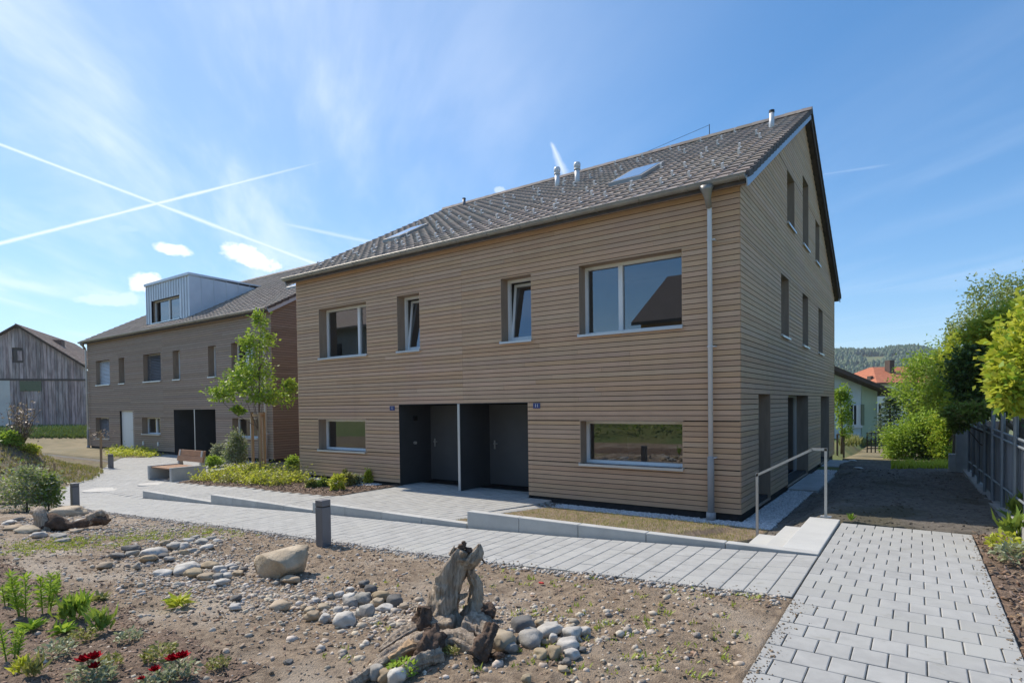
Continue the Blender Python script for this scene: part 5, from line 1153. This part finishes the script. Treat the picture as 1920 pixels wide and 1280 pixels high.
# ---------------------------------------------------------------- stones
def stone_mesh(seed, rough=.16, sub=3):
    bm = bmesh.new(); bmesh.ops.create_icosphere(bm, subdivisions=sub, radius=1); o = Vector((seed*3.1, seed*1.7, seed))
    for v in bm.verts:
        d = v.co.normalized(); k = 1+rough*mnoise.noise(d*1.1+o)*1.9+rough*.8*mnoise.noise(d*2.3+o)+rough*.25*mnoise.noise(d*6+o); v.co = d*k; v.co.z = min(v.co.z, .72+.12*mnoise.noise(d*1.5+o*2))
    rs = random.Random(seed); cut = .46 if rough > .25 else .80
    for _ in range(13 if rough > .25 else 6):
        pn_ = Vector((rs.gauss(0, 1), rs.gauss(0, 1), rs.gauss(0, .8))).normalized(); c_ = cut+rs.uniform(0, .25)
        for v in bm.verts:
            q_ = v.co.dot(pn_)-c_
            if q_ > 0: v.co -= pn_*q_*(.97 if rough > .25 else .85)
    me = bpy.data.meshes.new('stone'); bm.to_mesh(me); bm.free(); me.polygons.foreach_set('use_smooth', [True]*len(me.polygons)); return me
SMESH = {}
def stone(px, py, wpx, hpx, col, label, group, seed=None, rough=.24, name='stone', cat='stone', sink=.30):
    p, w = gp(px, py+hpx*.42); k = w/FPX; sd = seed if seed is not None else random.randrange(24); key = (sd, rough, col)
    if key not in SMESH: SMESH[key] = stone_mesh(sd+1, rough); SMESH[key].materials.append(MATS[col])
    rx, rz = wpx*k/2, hpx*k/2*1.15; ry = (rx*.75+rz*.35)
    o = bpy.data.objects.new(name, SMESH[key]); o.scale = (rx, ry, rz); q = p+VH*ry*.5; o.location = (q.x, q.y, gz(q.x, q.y)+rz*(1-2*sink)); o.rotation_euler = (random.uniform(-.15, .15), random.uniform(-.15, .15), YAW+random.uniform(-.35, .35)); C.objects.link(o)
    return tag(o, label, cat, group)
CN = {'stone_grey': 'grey', 'stone_tan': 'tan', 'stone_white': 'pale', 'stone_dark': 'dark grey'}
ORD = ['leftmost', 'second', 'third', 'fourth', 'fifth', 'sixth', 'seventh', 'eighth', 'ninth', 'tenth']
def cluster(where, items):
    for c in CN:
        L = sorted([q for q in items if q[4] == c], key=lambda q: q[0])
        for i, (px, py, w_, h_, _) in enumerate(L):
            lb = f'rounded {CN[c]} stone {where}' if len(L) == 1 else f'leftmost {CN[c]} stone {where}' if i == 0 else f'rightmost {CN[c]} stone {where}' if i == len(L)-1 else f'{ORD[i]} {CN[c]} stone from left {where}'
            stone(px, py, w_, h_, c, lb, f'stones {where}')
g, t_, w_, d_ = 'stone_grey', 'stone_tan', 'stone_white', 'stone_dark'
cluster('in the upper run left of the boulder', [(243, 1026, 33, 14, d_), (216, 1040, 27, 12, d_), (243, 1037, 29, 13, g), (280, 1034, 46, 22, w_), (274, 1045, 30, 14, t_), (325, 1021, 31, 17, g), (343, 1021, 20, 13, w_), (376, 1014, 27, 12, g), (384, 1025, 25, 12, w_), (358, 1031, 22, 10, g), (343, 1034, 16, 12, t_), (326, 1036, 14, 10, t_), (304, 1040, 18, 9, d_), (352, 1012, 18, 10, w_), (395, 1008, 20, 9, g), (405, 1012, 16, 8, w_), (308, 1016, 22, 10, t_), (366, 1006, 16, 8, g), (315, 1046, 18, 8, g)])
cluster('in the lower run left of the boulder', [(342, 1063, 50, 22, w_), (359, 1072, 35, 19, t_), (301, 1073, 32, 12, w_), (383, 1079, 32, 13, t_), (391, 1058, 32, 15, t_), (409, 1065, 27, 15, w_), (424, 1077, 18, 13, w_), (407, 1079, 20, 13, g), (412, 1090, 27, 12, w_), (443, 1073, 23, 11, t_), (455, 1066, 16, 10, d_), (430, 1060, 20, 11, w_), (437, 1064, 15, 10, g), (397, 1099, 17, 9, w_), (322, 1068, 24, 12, t_), (418, 1070, 14, 10, w_)])
cluster('in the heap left of the driftwood stump', [(645, 1158, 45, 32, w_), (688, 1142, 28, 28, g), (659, 1128, 27, 21, g), (679, 1120, 35, 24, g), (714, 1116, 37, 21, t_), (707, 1127, 25, 17, t_), (739, 1123, 31, 26, d_), (693, 1102, 26, 16, d_), (682, 1092, 18, 13, d_), (652, 1120, 23, 20, w_), (584, 1152, 28, 19, t_), (608, 1157, 22, 19, w_), (632, 1142, 20, 16, w_), (722, 1138, 31, 14, w_), (672, 1147, 17, 17, g), (635, 1113, 18, 12, w_), (619, 1115, 14, 12, g), (578, 1142, 22, 14, t_), (757, 1134, 18, 11, t_), (605, 1136, 24, 12, t_), (655, 1104, 16, 12, w_), (590, 1124, 16, 9, w_), (568, 1136, 14, 10, t_)])
cluster('in the row right of the driftwood stump', [(945, 1197, 50, 41, t_), (994, 1193, 55, 36, g), (981, 1167, 45, 32, d_), (1032, 1179, 53, 25, w_), (1075, 1184, 32, 25, w_), (1097, 1181, 23, 18, w_), (1067, 1206, 42, 27, w_), (1074, 1223, 32, 18, w_), (1039, 1220, 27, 27, t_), (1014, 1224, 27, 20, t_), (960, 1211, 25, 20, g), (1037, 1193, 15, 18, w_), (1092, 1216, 16, 11, d_), (1063, 1239, 20, 15, d_), (1012, 1165, 18, 13, t_), (1022, 1202, 20, 12, t_)])
cluster('below the left roots of the stump', [(703, 1257, 32, 30, g), (721, 1264, 30, 25, t_), (742, 1264, 35, 32, w_)])
stone(543, 1085, 36, 15, t_, 'flat tan stone lying in front of the large boulder', None); stone(522, 1134, 37, 18, t_, 'single long tan stone on soil between boulder and stone heap', None); stone(192, 1058, 32, 14, t_, 'lone flat tan stone left of the stone runs', None); stone(253, 1059, 22, 16, g, 'lone angular grey stone between the two stone runs', None, 5, .3)
stone(441, 1119, 20, 12, d_, 'single dark stone in the gravel below the large boulder', None); stone(438, 1136, 23, 11, w_, 'single pale stone in the gravel below the dark stone', None); stone(1056, 1253, 22, 10, t_, 'thin tan stone lowest right of the stump', None); stone(989, 1271, 19, 18, t_, 'round tan stone at the bottom edge right of the stump', None); stone(540, 1240+0, 18, 10, d_, 'small dark stone alone on bare soil left of the stump roots', None)
bd = stone(519, 1058, 134, 62, 'boulder', 'large angular tan boulder below the grey bollard', None, 15, .34, 'boulder', 'boulder', .16); bd.rotation_euler = (.1, -.16, YAW)
bd = stone(118, 958, 58, 22, 'boulder', 'low long tan boulder beside the left bollard', None, 8, .22, 'boulder', 'boulder', .2)
cluster('around the small stump at the left', [(20, 988, 30, 10, t_), (45, 992, 40, 12, t_), (68, 1001, 30, 14, w_), (12, 978, 26, 8, w_), (130, 985, 30, 8, w_), (105, 1003, 30, 8, g), (150, 975, 26, 9, w_), (30, 972, 24, 8, g), (115, 1012, 26, 8, g), (140, 994, 20, 8, t_)])
tag(inst('scrap', stone_mesh(3), gp(1015, 1092)[0], None, (.03, .015, .012)), 'tiny red scrap on the soil right of the stump', 'scrap').data.materials.append(MATS['red_scrap'])
for (px, py), lb in (((1609, 878), 'small pale paper scrap on the shaded soil, nearer the house'), ((1598, 864), 'tiny pale scrap on the shaded soil near the sunlit edge')):
    o = inst('paper_scrap', stone_mesh(5), gp(px, py)[0]+Vector((0, 0, .02)), None, (.14, .10, .03)); o.data.materials.append(MATS['litter']); tag(o, lb, 'scrap')

# ---------------------------------------------------------------- driftwood stumps
def gnarl(name, pts, rad, mat, parent, amp=.25, n=14, rings=22, fine=1.0, seed=0, smooth=True):
    P_ = [Vector(q) for q in pts]; res = []; rr = []
    for i in range(rings):
        t = i/(rings-1)*(len(P_)-1); k = min(int(t), len(P_)-2); f = t-k
        p0, p1, p2, p3 = P_[max(k-1, 0)], P_[k], P_[k+1], P_[min(k+2, len(P_)-1)]
        res.append(.5*((2*p1)+(p2-p0)*f+(2*p0-5*p1+4*p2-p3)*f*f+(3*p1-p0-3*p2+p3)*f**3)); rr.append(rad[k]*(1-f)+rad[k+1]*f)
    b = MB(); b.tube(res, rr, n); m = max(rad); o = Vector((seed*5.3, seed, 0))
    ctr = [res[min(i//n, rings-1)] for i in range(len(b.v))]
    for i, v in enumerate(b.v):
        v = Vector(v); c = ctr[i]; d = v-c; ang = (i % n)/n*6.28
        g_ = (i//n)*22/rings; k = 1+amp*(mnoise.noise(Vector((math.cos(ang)*1.8, math.sin(ang)*1.8, g_*.10))+o)*1.6+1.0*mnoise.noise(Vector((math.cos(ang)*4.5, math.sin(ang)*4.5, g_*.12))+o)*fine+.9*abs(mnoise.noise(Vector((math.cos(ang)*9, math.sin(ang)*9, g_*.16))+o))*fine+.5*mnoise.noise(v/m*3.0+o)*fine)
        b.v[i] = tuple(c+d*k)
    return b.build(name, mat, parent, smooth)
sb, sw = gp(850, 1170); SP = lambda px, py, dw=0: at(px, py, sw+dw)
stp = thing('driftwood_stump', 'bleached driftwood stump standing upright among stones in the foreground', 'stump', tuple(sb)); kx = sw/FPX
gnarl('trunk', [SP(828, 1172), SP(833, 1140), SP(843, 1098), SP(856, 1058), SP(868, 1030)], [42*kx, 27*kx, 20*kx, 16*kx, 12*kx], 'driftwood', stp, .36, 40, 60, seed=1)
gnarl('horn', [SP(858, 1046), SP(874, 1052), SP(888, 1046), SP(897, 1032), SP(899, 1019)], [15*kx, 15*kx, 13*kx, 8*kx, 2*kx], 'driftwood', stp, .36, 26, 36, seed=2)
gnarl('prong', [SP(876, 1168, .05), SP(886, 1130, .05), SP(893, 1098, .05), SP(884, 1078, .03), SP(876, 1060, .0)], [20*kx, 13*kx, 11*kx, 8*kx, 4*kx], 'driftwood', stp, .42, 34, 50, seed=3)
for q in ((866, 1020, 8), (858, 1026, 6), (878, 1026, 6), (870, 1014, 5)): gnarl('knot', [SP(q[0], q[1]+8), SP(q[0], q[1])], [q[2]*kx, q[2]*.8*kx], 'bark', stp, .4, 8, 5, seed=q[0])
for q in ((846, 1040, 852, 1022, 5), (876, 1062, 872, 1046, 4), (884, 1080, 890, 1062, 5), (850, 1100, 870, 1088, 5), (862, 1120, 878, 1112, 6)): gnarl('splinter', [SP(q[0], q[1]), SP((q[0]+q[2])/2, (q[1]+q[3])/2, -.01), SP(q[2], q[3], -.02)], [q[4]*kx, q[4]*.7*kx, q[4]*.1*kx], 'driftwood', stp, .4, 8, 8, seed=q[0])
gnarl('twig', [SP(896, 1040), SP(904, 1048), SP(910, 1056)], [2.5*kx, 2*kx, 1*kx], 'bark', stp, .2, 6, 8)
def GS(px, py, up=0): q = gp(px, py)[0]; return q+Vector((0, 0, up))
for i, (pts, rad, mt) in enumerate((
        ([GS(850, 1188, .05), GS(800, 1186, .04), GS(755, 1200, .03), GS(712, 1220, .0)], [22, 18, 14, 5], 'driftwood'), ([GS(835, 1205, .03), GS(785, 1212, .04), GS(738, 1230, .02), GS(700, 1250, .0)], [16, 17, 12, 6], 'driftwood'),
        ([GS(795, 1188, .0), GS(792, 1188, .09), GS(797, 1186, .20)], [22, 20, 12], 'bark'), ([GS(885, 1160, .02), GS(905, 1158, .06), GS(928, 1160, .04)], [14, 18, 8], 'bark'),
        ([GS(870, 1190, .06), GS(905, 1195, .05), GS(945, 1212, .0)], [24, 20, 10], 'driftwood'), ([GS(893, 1232, .0), GS(908, 1228, .07), GS(924, 1218, .18)], [20, 17, 11], 'bark'),
        ([GS(820, 1215, .02), GS(860, 1212, .05), GS(898, 1222, .01)], [16, 20, 12], 'driftwood'), ([GS(790, 1240, .0), GS(806, 1232, .06), GS(818, 1215, .10)], [18, 22, 18], 'bark'),
        ([GS(825, 1232, .02), GS(780, 1252, .04), GS(738, 1278, .01)], [14, 13, 8], 'driftwood'), ([GS(735, 1238, .03), GS(700, 1262, .03), GS(650, 1292, .02)], [6, 9, 10], 'driftwood'), ([GS(775, 1225, .05), GS(730, 1248, .04)], [13, 6], 'stake'), ([GS(925, 1228, .0), GS(936, 1236, .03), GS(944, 1230, .01)], [6, 5, 3], 'bark'))):
    gnarl('root', pts, [r_*kx*.8 for r_ in rad], mt, stp, .46, 26, 34, seed=10+i)
gnarl('sticks', [SP(752, 1246, -.4), SP(757, 1222, -.35)], [2*kx, 1.5*kx], 'stake', stp, .1, 6, 5)
plant(756, 1262, 30, 'bush', 'small fresh green plant between the left roots of the stump', 'leaf_young', None); plant(845, 1225, 16, 'bush', 'small pale plant in front of the stump', 'leaf_olive', None)
s2, w2_ = gp(88, 992); S2 = lambda px, py, dw=0: at(px, py, w2_+dw); k2 = w2_/FPX
st2 = thing('small_stump', 'small brown root stump among flat stones at the left', 'stump', tuple(s2))
gnarl('trunk', [S2(86, 996), S2(80, 975), S2(72, 962), S2(60, 957)], [17*k2, 13*k2, 11*k2, 5*k2], 'driftwood', st2, .3, 12, 16, seed=31)
gnarl('root', [S2(88, 985), S2(106, 978), S2(122, 986), S2(140, 984)], [13*k2, 12*k2, 8*k2, 4*k2], 'bark', st2, .4, 12, 16, seed=32); gnarl('root', [S2(136, 984), S2(165, 980), S2(188, 973), S2(202, 978)], [4*k2, 7*k2, 9*k2, 6*k2], 'bark', st2, .5, 12, 16, seed=33); gnarl('root', [S2(170, 976), S2(184, 966), S2(194, 960)], [8*k2, 8*k2, 4*k2], 'driftwood', st2, .5, 10, 12, seed=34)

# bank behind the viewer, mirrored in the lower panes
p = scatter(2600, -26, 8, -21, -14.5, lambda x, y: gz(x, y)+.1); stuff_label(kind(leaves('bank_ivy', [(a+random.gauss(0, .1), b+random.gauss(0, .1), c+random.random()*.5) for a, b, c in p for _ in range(5)], .16, 'leaf_mid'if True else '', None, .6, .6), 'stuff'), 'green planting on the bank mirrored in the lower windows', 'ground cover')
# ---------------------------------------------------------------- thin summer haze over the distance
hz = MB().box(-1250, 1250, -1250, 1350, -11, 95).build('haze', 'white'); kind(hz, 'stuff'); hz['label'] = 'thin bluish haze over the distant wooded ridge'; hz['category'] = 'haze'
hm = bpy.data.materials.new('haze'); hm.use_nodes = True; hn = NT(hm.node_tree); hn.n.remove(hn.n['Principled BSDF']); pv = hn.new('ShaderNodeVolumePrincipled'); pv.inputs['Color'].default_value = (.80, .88, 1.0, 1); pv.inputs['Density'].default_value = .0003; pv.inputs['Anisotropy'].default_value = .2
hn.link(pv.outputs[0], hn.n['Material Output'].inputs['Volume']); hz.data.materials.clear(); hz.data.materials.append(hm)
